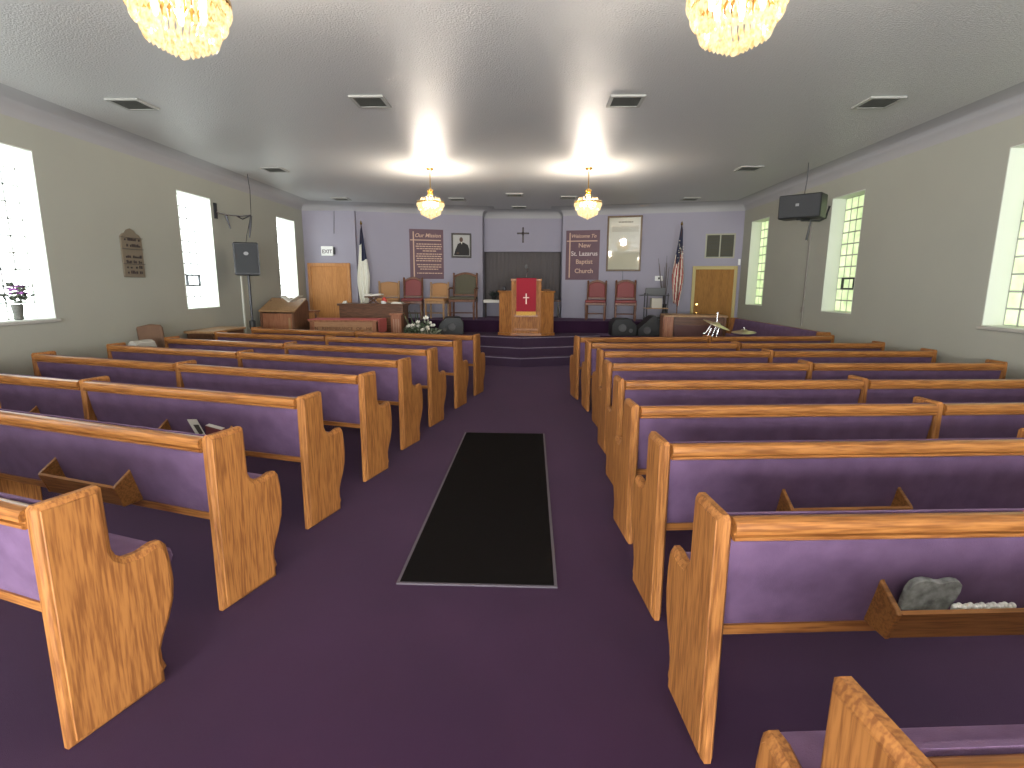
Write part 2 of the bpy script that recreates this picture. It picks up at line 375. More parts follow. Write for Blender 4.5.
# platform, steps, choir level
APX, APY = -.215, 10.95
pl = MB(); Wd, slope = 1.75, .36
def prow(dy, z0, z1, mb, mi=0, yb=12.6):
    mb.prism([(APX-Wd, APY+dy+Wd*slope), (APX, APY+dy), (APX+Wd, APY+dy+Wd*slope), (APX+Wd, yb), (APX-Wd, yb)], z0, z1, 'z', mi=mi)
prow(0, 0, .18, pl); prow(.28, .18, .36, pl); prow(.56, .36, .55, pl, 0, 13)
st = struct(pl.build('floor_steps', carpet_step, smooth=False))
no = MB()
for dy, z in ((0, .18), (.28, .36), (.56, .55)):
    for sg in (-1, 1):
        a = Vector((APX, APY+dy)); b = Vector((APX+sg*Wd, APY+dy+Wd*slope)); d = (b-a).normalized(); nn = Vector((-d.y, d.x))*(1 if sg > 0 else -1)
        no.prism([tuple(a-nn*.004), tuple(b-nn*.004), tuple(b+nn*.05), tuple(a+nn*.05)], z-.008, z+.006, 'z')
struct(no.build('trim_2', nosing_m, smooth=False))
pf = MB()
pf.box(-2.7, 3.0, 12.14, 13.4, 0, .549)
struct(pf.build('floor_platform', carpet, smooth=False))
df = MB(); df.prism([(-4.2, 12.9), (3.8, 12.9), (3.8, 13.46), (.7, 14.18), (.7, 14.7), (-1.24, 14.7), (-1.24, 14.18), (-4.2, 13.34)], 0, .83, 'z')
struct(df.build('floor_dais', carpet, smooth=False))

# ------------------------------------------------------------------ doors
def door(idx, p0, p1, ztop, wmat, fmat, knob_side):
    a, b = Vector(p0), Vector(p1); wdt = (b-a).length; ang = math.atan2(b.y-a.y, b.x-a.x)
    r = bpy.data.objects.new('door_%d' % idx, None); COL.objects.link(r); r.location = (a.x, a.y, 0); r.rotation_euler = (0, 0, ang); struct(r)
    slab = MB().box(.075, wdt-.075, -.035, 0, .01, ztop-.08).build('door_slab', wmat, r, False)
    f = MB(); f.box(0, .075, -.06, 0, 0, ztop, c=.006); f.box(wdt-.075, wdt, -.06, 0, 0, ztop, c=.006); f.box(.075, wdt-.075, -.06, 0, ztop-.08, ztop, c=.006)
    f.build('door_frame', fmat, r)
    kx = .14 if knob_side < 0 else wdt-.14
    k = MB(); k.lathe([(.03, -.04), (.03, -.045), (.012, -.05), (.012, -.08), (.028, -.09), (.03, -.105), (.015, -.12)], (kx, 0, 1.02), 14, axis='y'); k.build('door_knob', brass, slab)
    k2 = MB(); k2.lathe([(.024, -.04), (.024, -.055)], (kx, 0, 1.22), 12, axis='y'); k2.build('deadbolt', brass, slab)
door(1, (-5.44, YB), (-4.40, YB), 2.16, door_wood, trim_wood, 1)
dv = Vector((XR-.76, YB-14.2)).normalized()
def onR(t, off=0): return (.76+dv.x*t+dv.y*off, 14.2+dv.y*t-dv.x*off)
door(2, onR(3.19), onR(4.20), 2.13, door_wood_r, mat('olive_trim', (.42, .33, .12), .5), -1)

# ------------------------------------------------------------------ pews
PL = 4.05
def mir(poly): return poly
END = [(0, 0), (0, .915), (.012, .93), (.212, .93), (.226, .917), (.232, .67), (.245, .64), (.275, .616), (.33, .61), (.385, .622), (.42, .618), (.443, .59), (.456, .51), (.46, .42), (.45, .34), (.42, .26), (.388, .20), (.372, .155), (.372, .105), (.386, .062), (.372, .05), (.372, 0)]
MID = [(0, 0), (0, .918), (.012, .93), (.2, .93), (.214, .918), (.23, .52), (.36, .40), (.36, 0)]
EDGE = [(0, .024), (.004, .021), (.006, .012), (.012, .006), (.016, 0)]
RAIL = [(0, .844), (-.009, .850), (-.009, .861), (.004, .864), (.004, .871), (-.013, .875), (-.014, .896), (-.005, .911), (.012, .918), (.04, .916), (.056, .905), (.06, .88), (.056, .845)]
def make_pew(s, label, L=PL, rack=(.64, 2.64), rw=.62, center=True):
    root = thing('church_pew', label, 'pew')
    def X(a, b): return (s*a, s*b)
    MB().prism(END, *X(0, .055), 'x', EDGE).build('end_panel', oak_z, root)
    MB().prism(END, *X(L-.055, L), 'x', EDGE).build('end_panel', oak_z, root)
    if center: MB().prism(MID, *X(L/2-.03, L/2+.03), 'x', EDGE[2:]).build('center_support', oak_z, root)
    for a, b in (((.055, L/2-.03), (L/2+.03, L-.055)) if center else ((.055, L-.055),)):
        MB().prism(RAIL, *X(a, b), 'x').build('top_rail', oak_x, root)
        bp_ = MB(); n_ = 10; prof = [(.018, .848), (.022, .80), (.040, .70), (.066, .60), (.092, .51), (.106, .475), (.15, .475), (.175, .52), (.15, .6), (.12, .7), (.10, .80), (.088, .89), (.078, .912), (.062, .915), (.062, .848)]
        bp_.prism(prof, *X(a, b), 'x').build('back_cushion', fabric, root)
        MB().prism([(.096, .440), (.096, .476), (.15, .476), (.15, .440)], *X(a, b), 'x').build('bottom_rail', oak_x, root)
        seat = [(.19, .46), (.19, .555), (.30, .572), (.42, .572), (.47, .562), (.50, .535), (.508, .50), (.49, .46)]
        MB().prism(seat, *X(a, b), 'x', ((0, .012), (.014, 0))).build('seat_cushion', fabric, root)
        MB().box(*sorted(X(a, b)), .24, .47, .425, .46).build('seat_board', oak_x, root, False)
    for r0 in rack:
        rk = MB(); e = [(.10, .70), (.075, .722), (.052, .72), (.045, .70), (-.035, .645), (-.045, .63), (-.005, .515), (.10, .515)]
        rk.prism([(-.045, .632), (-.033, .640), (.010, .527), (-.002, .519)], *X(r0+.018, r0+rw-.018), 'x')
        rk.prism([(0, .515), (0, .527), (.095, .527), (.095, .515)], *X(r0+.018, r0+rw-.018), 'x')
        ro = rk.build('book_rack', rack_wood, root); ro.location.z = -.035
        for q in (r0, r0+rw-.018): MB().prism(e, *X(q, q+.018), 'x', ((0, .003), (.003, 0))).build('rack_end', rack_wood, ro)
    return root
RANK = ['front row nearest the platform', 'second row from the platform', 'third row from the platform', 'fourth row from the platform', 'fifth row from the platform', 'sixth row from the platform', 'seventh row from the platform', 'rearmost row at the photo edge', 'ninth row']
def rad(d): return math.radians(d)
left_rows = [(-.83, 8.02, 14), (-1.0, 7.14, 15), (-1.17, 6.17, 15.6), (-1.285, 5.25, 16), (-1.39, 4.34, 16.2), (-1.505, 3.42, 15.5), (-1.56, 2.47, 17.5), (-1.64, 1.62, 18)]
right_rows = [(.66, 7.83, 9), (.74, 7.08, 5), (.79, 6.2, 5), (.74, 5.22, 4.4), (.70, 4.25, 4.6), (.635, 3.31, 5.6), (.622, 2.49, 5.4), (.612, 1.66, 4.6), (.597, .725, 4.6)]
plf = prf = None
for i, (x, y, a) in enumerate(left_rows):
    lab = 'oak pew with purple cushions in the left block, ' + ['frontmost row before the platform', 'second row from the platform', 'third row from the platform', 'fourth row from the platform', 'fifth row from the platform', 'third row from the rear', 'second row from the rear', 'rearmost row, cut by the photo edge'][i]
    if plf is None:
        plf = make_pew(-1, lab); plf['group'] = 'pews in the left block'; plf.location = (x, y, 0); plf.rotation_euler = (0, 0, rad(-a)); o = plf
    else: o = copy_tree(plf, (x, y, 0), rad(-a), lab)
for i, (x, y, a) in enumerate(right_rows):
    lab = 'oak pew with purple cushions in the right block, ' + ['frontmost row before the platform', 'second row from the platform', 'third row from the platform', 'fourth row from the platform', 'fifth row from the platform', 'fourth row from the rear', 'third row from the rear', 'second row from the rear', 'rearmost row at the corner'][i]
    if prf is None:
        prf = make_pew(1, lab); prf['group'] = 'pews in the right block'; prf.location = (x, y, 0); prf.rotation_euler = (0, 0, rad(a)); o = prf
    else: o = copy_tree(prf, (x, y, 0), rad(a), lab)
    if i == 7:
        for c in o.children:
            if c.name.startswith('book_rack'): c.location.x -= .035
sp = make_pew(-1, 'oak pew with purple cushions set sideways along the right wall', center=False, rack=()); sp.location = (4.87, 13.02, 0); sp.rotation_euler = (0, 0, rad(90))
# things left in the book racks
def local(x, y, a, lx, ly, lz):
    c, s = math.cos(a), math.sin(a); return (x+c*lx-s*ly, y+s*lx+c*ly, lz)
x, y, a = right_rows[7]; a = rad(a)
fan = MB(); N = 28
out = []
out = [(px*.096, .075+pz*.064) for px, pz in ((-.98, -1), (-1.0, -.3), (-.97, .3), (-.88, .68), (-.7, .9), (-.45, .98), (-.2, .93), (0, .84), (.18, .84), (.38, .95), (.6, 1), (.8, .93), (.95, .7), (.98, .3), (.92, -.2), (.8, -.6), (.7, -1))]
fan.prism(out, -.012, .012, 'y', ((0, .003), (.004, 0)))
hd = fan.build('hand_fan', fuzzy); tag(hd, 'grey rounded fuzzy hand fan standing in the near right book rack', 'fan')
hd.location = local(x, y, a, .765, .034, .556); hd.rotation_euler = (rad(9), rad(3), a)
lc = MB()
for k in range(16): lc.ball((k*.0135, 0, .004*math.sin(k*2.1)), .011, 8)
lc.prism([(-.01, -.06), (.21, -.06), (.21, 0), (-.01, 0)], -.006, .006, 'y')
lo = lc.build('lace_doily', lace); tag(lo, 'strip of white scalloped lace lying in the near right book rack', 'lace')
lo.location = local(x, y, a, .835, -.008, .598); lo.rotation_euler = (0, 0, a)
x, y, a = left_rows[5]; a = rad(-a)
br = MB(); br.prism([(0, 0), (.075, .02), (.07, .17), (-.012, .19)], -.002, .002, 'y', mi=0); br.prism([(.03, .055), (.067, .06), (.064, .13), (.02, .14)], -.0035, -.002, 'y', mi=1)
bo = br.build('folded_brochure', [paper, ink], smooth=False); tag(bo, 'white printed brochure leaning in a left pew book rack', 'brochure')
bo.location = local(x, y, a, -.93, .035, .525); bo.rotation_euler = (rad(10), rad(-18), a)
hb = MB(); hb.box(-.075, .075, -.02, .02, 0, .15, mi=0, c=.004); hb.box(-.07, .07, -.016, .016, .14, .153, mi=1)
ho = hb.build('hymnal', [mat('red_book', (.16, .04, .045), .6), paper]); tag(ho, 'dark red hymnal beside the white brochure in the book rack', 'book')
ho.location = local(x, y, a, -.79, .045, .512); ho.rotation_euler = (rad(9), rad(8), a)

# ------------------------------------------------------------------ aisle mat
rm = MB(); rm.box(-.727, .143, 2.78, 5.92, .001, .012); ru = rm.build('aisle_runner', mat_fib, smooth=False)
tag(ru, 'long black carpet runner mat lying in the centre aisle', 'mat')
re_ = MB(); re_.box(-.745, .161, 2.765, 2.795, .0, .009); re_.box(-.745, .161, 5.905, 5.935, 0, .009); re_.box(-.745, -.715, 2.795, 5.905, 0, .009); re_.box(.131, .161, 2.795, 5.905, 0, .009)
re_.build('rubber_edge', mat_edge, ru, False)

# ------------------------------------------------------------------ chandeliers
def make_chandelier(loc, label):
    r = thing('crystal_chandelier', label, 'chandelier', loc, 0, 'crystal chandeliers')
    zc = ZC-2.75                                           # local z = 0 at the lowest crystal
    MB().lathe([(.065, zc-.001), (.062, zc-.02), (.02, zc-.04), (.012, zc-.05)], n=20).build('canopy', brass, r)
    MB().tube([(0, 0, .45), (0, 0, zc-.045)], .008).build('rod', brass, r)
    MB().lathe([(.012, .50), (.035, .492), (.058, .47), (.05, .445), (.035, .43), (.045, .418), (.05, .405), (.045, .395), (.02, .395)], n=24).build('crown', brass, r)
    MB().lathe([(.227, .262), (.234, .268), (.234, .285), (.227, .29), (.218, .285), (.218, .268)], n=40).build('ring', brass, r)
    def drop(mb, c, h, rad_, ax):
        n_ = 6; vv = [Vector(c)+Vector((0, 0, h/2))]
        for zz, q in ((h*.22, .8), (-h*.25, 1)):
            for k in range(n_):
                t = 2*PI*k/n_+ax; vv.append(Vector(c)+Vector((math.cos(t)*rad_*q, math.sin(t)*rad_*q, zz)))
        vv.append(Vector(c)-Vector((0, 0, h/2)))
        fs = [(0, 1+k, 1+(k+1) % n_) for k in range(n_)]+[(1+k, 7+k, 7+(k+1) % n_, 1+(k+1) % n_) for k in range(n_)]+[(13, 7+(k+1) % n_, 7+k) for k in range(n_)]
        mb.add(vv, fs)
    tiers = [(.155, .325, .075, 20, .012), (.222, .255, .10, 44, .0125), (.20, .19, .085, 42, .013), (.165, .135, .08, 34, .012), (.155, .10, .06, 32, .011), (.11, .075, .06, 24, .011), (.06, .05, .06, 14, .011)]
    for rr_, z, h, n_, q in tiers:
        mb = MB()
        for k in range(n_):
            t = 2*PI*k/n_+z*9; drop(mb, (rr_*math.cos(t), rr_*math.sin(t), z), h, q, t)
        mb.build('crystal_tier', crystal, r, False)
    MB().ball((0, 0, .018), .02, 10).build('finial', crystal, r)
    for k in range(6):
        t = 2*PI*k/6; b = MB(); b.lathe([(.004, .30), (.014, .27), (.018, .245), (.012, .215), (.008, .20)], (.12*math.cos(t), .12*math.sin(t), 0), 10); b.build('bulb', bulb_m, r)
    ld = bpy.data.lights.new('bulb_light', 'POINT'); ld.energy = LAMP_W; ld.color = (1, .90, .78); ld.shadow_soft_size = .1
    lo_ = bpy.data.objects.new('bulb_light', ld); COL.objects.link(lo_); lo_.parent = r; lo_.location = (0, 0, .30)
    return r
c0 = make_chandelier((-1.735, 2.86, 2.75), 'large lit crystal chandelier overhead at the upper left of the photo')
for p, l in (((.955, 2.88, 2.75), 'large lit crystal chandelier overhead at the upper right of the photo'), ((-1.735, 9.5, 2.75), 'smaller far crystal chandelier hanging above the left front pews'), ((.92, 9.5, 2.75), 'smaller far crystal chandelier hanging above the right front pews')):
    copy_tree(c0, p, 0, l)
for p, l in (((-1.735, -2.6, 2.75), 'added crystal chandelier behind the camera on the left, out of view'), ((.955, -2.6, 2.75), 'added crystal chandelier behind the camera on the right, out of view')):
    copy_tree(c0, p, 0, l)  # unseen pair, added to help light the room from behind the camera

# ------------------------------------------------------------------ ceiling vents
def make_vent(loc, label, w_=.36, d_=.36):
    r = thing('ceiling_vent', label, 'vent', loc, 0, 'ceiling vents')
    f = MB(); h = .02; a, b = w_/2, d_/2; e = .035
    f.box(-a, a, -b, -b+e, -h, -.001); f.box(-a, a, b-e, b, -h, -.001); f.box(-a, -a+e, -b+e, b-e, -h, -.001); f.box(a-e, a, -b+e, b-e, -h, -.001)
    f.build('vent_frame', vent_pale, r, False)
    MB().box(-a+e, a-e, -b+e, b-e, -.006, -.001).build('backing', vent_dark, r, False)
    l = MB(); k = 9
    for i in range(k):
        y = -b+e+(i+.5)*(d_-2*e)/k; l.prism([(y-.014, -.018), (y-.011, -.020), (y+.014, -.006), (y+.011, -.004)], -a+e, a-e, 'x')
    l.build('louvre', mat('vent_louvre', (.11, .11, .095), .6) if 'vent_louvre' not in bpy.data.materials else bpy.data.materials['vent_louvre'], r, False)
    return r
v0 = None
vents = [(-4.36, 6.17, 'pale square ceiling vent nearest the left near window'), (-1.74, 6.13, 'pale square ceiling vent left of centre, near row'), (.96, 6.17, 'pale square ceiling vent right of centre, near row'), (3.62, 6.27, 'pale square ceiling vent nearest the right near window'),
         (-4.4, 9.55, 'small dark ceiling vent above the wall speaker on the left'), (3.55, 9.55, 'small dark ceiling vent above the black wall speaker on the right'), (-4.38, 12.75, 'far ceiling vent in front of the exit sign wall'), (-1.72, 12.8, 'far ceiling vent above the framed portrait'), (-.4, 12.2, 'thin ceiling vent in front of the wall cross'), (3.5, 12.75, 'far ceiling vent above the american flag'), (.78, 12.55, 'far ceiling vent above the welcome banner')]
for x, y, l in vents:
    if v0 is None: v0 = make_vent((x, y, ZC), l)
    else: copy_tree(v0, (x, y, ZC), 0, l)
vb = copy_tree(v0, (-.35, 14.1, ZC), 0, 'tiny ceiling vent directly over the wall cross recess')

# ------------------------------------------------------------------ things on the back wall
angL = math.atan2(14.2-13.36, -1.28+4.25); dL = Vector((math.cos(angL), math.sin(angL)))
angR = math.atan2(dv.y, dv.x)
def PLw(x, off=.004):
    t = (x+4.25)/dL.x; return (x+dL.y*off, 13.36+dL.y*t-dL.x*off)
def PRw(x, off=.004):
    t = (x-.76)/dv.x; return (x+dv.y*off, 14.2+dv.y*t-dv.x*off)
RX = (PI/2, 0, 0)
def wordrow(mb, x0, x1, z, h, rnd, gap=.012):
    x = x0
    while x < x1-.02:
        wd = min(rnd.uniform(.03, .085), x1-x); mb.box(x, x+wd, -.006, -.004, z, z+h); x += wd+gap
def banner(label, x0, z0, w_, h, Pf, ang):
    p = Pf(x0); r = thing('wall_banner', label, 'banner', (p[0], p[1], z0), ang, 'maroon church banners')
    MB().box(0, w_, -.004, 0, 0, h).build('cloth', banner_m, r, False)
    c = MB(); c.box(.085, .115, -.007, -.004, .05, h-.06); c.box(.02, w_-.06, -.007, -.004, h-.275, h-.25)
    c.build('printed_cross', banner_gold, r.children[0], False)
    return r
b1 = banner('maroon banner headed Our Mission beside the framed portrait', -3.05, 1.80, .84, 1.21, PLw, angL)
text_mesh('Our Mission', .128, banner_gold, b1, (.13, -.005, 1.02), RX, shear=.3, bold=.002)
rn = random.Random(3); tl = MB()
for z, a, b in ((.84, .17, .8), (.785, .15, .8), (.73, .17, .78), (.675, .32, .66), (.60, .17, .8), (.545, .15, .8), (.49, .17, .8), (.435, .15, .78), (.34, .17, .8), (.285, .2, .78), (.23, .25, .7), (.13, .17, .8)):
    wordrow(tl, a, b, z, .024, rn)
tl.build('fine_print', banner_gold, b1, False)
b2 = banner('maroon banner reading Welcome To New St. Lazarus Baptist Church', .85, 1.80, .85, 1.22, PRw, angR)
text_mesh('Welcome To', .118, banner_gold, b2, (.12, -.005, 1.04), RX, shear=.3, bold=.002)
for t_, z, m_ in (('New', .80, banner_gold), ('St. Lazarus', .60, banner_pale), ('Baptist', .40, banner_gold), ('Church', .17, banner_gold)):
    text_mesh(t_, .155, m_, b2, (.47, -.005, z), RX, align='CENTER', bold=.002)
p = PLw(-2.05); pr_ = thing('framed_portrait', 'framed portrait photograph of a person in a dark suit', 'picture', (p[0], p[1], 2.33), angL)
f = MB(); W_, H_ = .51, .61; e = .045
f.box(0, W_, -.03, 0, 0, e, c=.006); f.box(0, W_, -.03, 0, H_-e, H_, c=.006); f.box(0, e, -.03, 0, e, H_-e); f.box(W_-e, W_, -.03, 0, e, H_-e); f.build('frame', mat('black_frame', (.025, .018, .016), .35), pr_)
MB().box(e, W_-e, -.012, 0, e, H_-e).build('print', photo_bg, pr_, False)
sp_ = MB(); sp_.prism([(.06, .06), (.455, .06), (.455, .22), (.42, .32), (.33, .375), (.28, .39), (.23, .38), (.16, .34), (.13, .26), (.10, .2)], -.016, -.012, 'y', mi=0)
sp_.prism([(.25+.045*math.cos(t*PI/8), .45+.062*math.sin(t*PI/8)) for t in range(16)], -.017, -.012, 'y', mi=1)
sp_.prism([(.24, .392), (.28, .392), (.262, .33)], -.018, -.012, 'y', mi=2); sp_.prism([(.12, .10), (.19, .09), (.20, .13), (.14, .145)], -.018, -.012, 'y', mi=1)
sp_.build('printed_figure', [suit, skin, paper], pr_, False)
p = PRw(1.85); fp = thing('framed_document', 'tall framed cream document under glass above the red chairs', 'picture', (p[0], p[1], 2.01), angR)
W_, H_ = .845, 1.335; e = .045; f = MB()
f.box(0, W_, -.035, 0, 0, e, c=.006); f.box(0, W_, -.035, 0, H_-e, H_, c=.006); f.box(0, e, -.035, 0, e, H_-e); f.box(W_-e, W_, -.035, 0, e, H_-e); f.build('frame', wood('frame_wood', (.13, .075, .03), (.08, .045, .02), 'z'), fp)
glz = mat('glazed_cream_paper', (.42, .40, .30), .04, .6, coat=1); MB().box(e, W_-e, -.014, 0, e, H_-e).build('glazed_print', glz, fp, False)
tl = MB(); rn = random.Random(5); wordrow(tl, .27, .62, 1.165, .035, rn, .006)
for k in range(6): wordrow(tl, .12, .76, 1.08-k*.024, .007, rn, .008)
tl.build('fine_print', mat('faded_ink', (.2, .18, .13), .7), fp, False, (0, -.0105, 0))
MB().tube([(.42, -.004, 0), (.425, -.004, -.42)], .006).build('hanging_cord', dmetal, fp)
cr = MB(); cr.box(-.022, .022, -.025, 0, 0, .36, c=.005); cr.box(-.13, .13, -.025, 0, .22, .262, c=.005)
for q in ((0, .375), (-.14, .241), (.14, .241)): cr.ball((q[0], -.012, q[1]), .024, 10)
cr.ball((0, -.02, .241), .04, 12)
co = cr.build('wall_cross', mat('dark_bronze', (.045, .032, .03), .45, .5, .3)); tag(co, 'small dark ornate cross on the lavender wall over the curtain', 'cross'); co.location = (-.255, 14.748, 2.76)
ex = thing('exit_sign', 'white exit sign above the left door', 'sign', (-5.08, YB, 2.33))
MB().box(0, .29, -.06, -.002, 0, .225, c=.008).build('housing', white_m, ex); text_mesh('EXIT', .12, mat('sign_grey', (.22, .2, .2), .6), ex, (.145, -.063, .06), RX, align='CENTER', bold=.004)
MB().box(.292, .33, -.05, -.002, .03, .2, c=.006).build('shadow_side_block', dmetal, ex)  # dark block standing in for the shadowed right side of the sign
wr = MB(); wr.tube([(-4.73, YB-.012, 3.37), (-4.76, YB-.012, 2.85)], .006); tag(wr.build('wall_wire', dmetal), 'thin wire hanging down the wall above the exit sign', 'wire')
p = PRw(4.11); vt = thing('return_air_grille', 'dark two panel air grille above the right door', 'vent', (p[0], p[1], 2.31), angR)
f = MB(); W_, H_ = .67, .57; e = .035
f.box(0, W_, -.02, 0, 0, e); f.box(0, W_, -.02, 0, H_-e, H_); f.box(0, e, -.02, 0, e, H_-e); f.box(W_-e, W_, -.02, 0, e, H_-e); f.box(W_/2-.014, W_/2+.014, -.02, 0, e, H_-e); f.build('grille_frame', mat('grille_frame', (.33, .32, .24), .5), vt, False)
MB().box(e, W_-e, -.004, 0, e, H_-e).build('backing', vent_dark, vt, False)
l = MB()
for k in range(14): z = e+.02+k*.035; l.prism([(-.018, z), (-.016, z+.003), (-.004, z+.02), (-.004, z+.016)], e, W_-e, 'x')
l.build('louvre', mat('grille_louvre', (.085, .08, .05), .6), vt, False)
p = PRw(3.02); ot = MB(); ot.box(0, .19, -.02, 0, 0, .12, c=.006); ot.box(.075, .115, -.023, -.02, .035, .085, mi=1); oo = ot.build('wall_outlet', [white_m, vent_dark]); tag(oo, 'white wall outlet plate right of the red chairs', 'outlet'); oo.location = (p[0], p[1], 1.78); oo.rotation_euler = (0, 0, angR)
p = PRw(4.85); sb = MB().box(0, .05, -.03, 0, 0, .14, c=.005).build('door_sensor', white_m); tag(sb, 'small white sensor box beside the right door frame', 'sensor'); sb.location = (p[0], p[1], 2.15)
# ------------------------------------------------------------------ side wall items
pq = thing('wall_tapestry', 'brown arched plaque with dark lettering rows between the left windows', 'plaque', (XL+.003, 7.25, 1.74), PI/2)
out = [(0, 0), (.40, 0), (.40, .53), (.36, .575), (.31, .59), (.275, .63), (.2, .655), (.125, .63), (.09, .59), (.04, .575), (0, .54)]
MB().prism(out, -.02, 0, 'y', ((0, .006), (.006, 0))).build('board', burlap, pq)
bd = MB(); rn = random.Random(9)
for z in (.50, .42, .27, .20, .13, .06):
    for k in range(9):
        if rn.random() < .62: bd.box(.06+k*.033, .06+k*.033+rn.uniform(.012, .03), -.03, -.02, z-.012, z+rn.uniform(.01, .03))
bd.build('raised_marks', bead, pq, False)
for z in (.12, .32, .47): MB().tube([(.0, -.024, z+.06), (.2, -.026, z+.055), (.41, -.024, z+.062)], .004, 6).build('cord', bead, pq)

badge_m = mat('badge_grey', (.3, .3, .3), .5)
ls = thing('pole_speaker', 'upright black loudspeaker on a tall pole by the left wall', 'speaker', (-5.0, 9.55, 0), rad(24))
m_ = MB(); m_.prism([(-.20, -.2), (.20, -.2), (.15, .19), (-.15, .19)], 1.80, 2.36, 'z', ((0, .02), (.02, 0))); m_.build('cabinet', black, ls)
MB().box(-.18, .18, -.212, -.2, 1.84, 2.33, c=.005).build('grille', grille_m, ls); MB().lathe([(.03, -.213), (.03, -.22)], (0, 0, 2.17), 14, axis='y', sx=1.3).build('badge', badge_m, ls.children[1])
MB().tube([(0, 0, .1), (0, 0, 1.80)], .022, 12).build('pole', dmetal, ls)
MB().lathe([(.05, .86), (.055, .9), (.055, 1.0), (.03, 1.02)], n=14).build('clamp', black, ls)
for k in range(3):
    t = 2*PI*k/3+.5; MB().tube([(0, 0, .6), (.24*math.cos(t), .24*math.sin(t), .02)], .014).build('leg', dmetal, ls)
br = thing('wall_bracket', 'thin metal speaker arm jutting from the left wall beside the window', 'bracket', (XL, 9.58, 2.9))
MB().box(.0, .02, -.04, .04, -.13, .13).build('wall_plate', dmetal, br, False)
MB().tube([(.02, 0, -.02), (.12, .12, -.05), (.30, .3, -.05), (.42, .42, -.02)], .014).build('arm', metal, br)
MB().tube([(.24, .24, -.05), (.30, .34, -.10), (.42, .42, -.02)], .012).build('brace', dmetal, br)
MB().tube([(.12, .12, -.06), (.16, .16, -.28)], [.02, .012]).build('hanging_strap', dmetal, br)
MB().tube([(.42, .42, -.03), (.40, .40, -.2), (.38, .38, -.42)], [.02, .024, .01]).build('loose_clamp', dmetal, br)
sw = MB(); sw.tube([(-5.06, 9.9, 3.57), (-5.05, 9.93, 3.3), (-5.0, 9.8, 2.85), (-5.0, 9.6, 2.5), (-5.0, 9.55, 2.365)], .006)
tag(sw.build('speaker_cable', dmetal), 'dark cable dropping from the ceiling to the left pole speaker', 'cable')
cd_ = MB(); cd_.box(XL+.002, XL+.025, 10.22, 10.26, .5, 1.8); tag(cd_.build('cable_conduit', reveal_m, smooth=False), 'white vertical cable conduit on the left wall by the speaker', 'conduit')

rs = thing('wall_speaker', 'black rectangular loudspeaker hung high on the right wall', 'speaker', (4.27, 9.1, 2.90), rad(-42))
MB().box(-.31, .31, -.16, .16, -.18, .18, c=.015).build('cabinet', black, rs); MB().box(-.295, .295, -.172, -.16, -.165, .165, c=.004).build('grille', grille_m, rs)
MB().box(-.05, 0, -.176, -.172, .0, .04).build('badge', badge_m, rs.children[1], False)
MB().lathe([(.045, -.20), (.05, -.18)], (-.02, -.02, 0), 12).build('bracket_foot', black, rs)
MB().tube([(.0, 0, -.20), (.20, .24, -.20), (.27, .30, -.16), (.30, .33, .02)], .018).build('bracket_arm', dmetal, rs)
MB().tube([(.16, -.05, -.2), (.14, -.05, -.35), (.12, -.05, -.52)], [.012, .014, .02]).build('plug_lead', black, rs)
cw_ = MB(); cw_.tube([(4.30, 9.1, 3.57), (4.30, 9.1, 3.3), (4.28, 9.1, 3.08)], .006); tag(cw_.build('speaker_cable', dmetal), 'thin cable from the ceiling to the right wall speaker', 'cable')
cn = MB(); cn.box(XR-.02, XR-.002, 10.06, 10.09, .96, 2.78); cn.box(XR-.03, XR-.002, 10.04, 10.11, 1.2, 1.3); tag(cn.build('cable_conduit', mat('grey_conduit', (.25, .23, .2), .5), smooth=False), 'thin grey conduit running down the right wall under the speaker', 'conduit')

vz = thing('flower_vase', 'textured grey vase of purple flowers on the left window sill', 'vase', (-5.62, 5.76, WZ0+.012))
MB().lathe([(.03, 0), (.045, .01), (.042, .06), (.05, .11), (.055, .16), (.048, .17)], n=14).build('vase', stone, vz)
fl = MB(); rn = random.Random(4)
def leaf_at(mb, c, d, L, w_, mi=0):
    d = Vector(d).normalized(); s = d.cross(Vector((rn.uniform(-1, 1), rn.uniform(-1, 1), rn.uniform(.2, 1)))).normalized(); nrm = d.cross(s)
    c = Vector(c); mb.add([c, c+d*L*.5+s*w_+nrm*L*.06, c+d*L, c+d*L*.5-s*w_+nrm*L*.06, c+d*L*.5-nrm*L*.05], [(0, 4, 1), (1, 4, 2), (2, 4, 3), (3, 4, 0)], mi)
for k in range(70):
    c = (rn.uniform(-.07, .1), rn.uniform(-.1, .12), .2+rn.uniform(0, .17)); leaf_at(fl, c, (rn.uniform(-1, 1), rn.uniform(-1, 1), rn.uniform(-.4, .7)), .07, .018)
struct(fl.build('foliage', mat('dark_leaf', (.06, .07, .05), .7), vz, False), 'stuff')
for k in range(9):
    c = (rn.uniform(-.04, .09), rn.uniform(-.10, .06), .24+rn.uniform(0, .13)); b = MB()
    for q in range(6):
        t = q*PI/3; leaf_at(b, c, (math.cos(t), math.sin(t), .35), .045, .018)
    b.build('blossom', petal_p, vz, False)
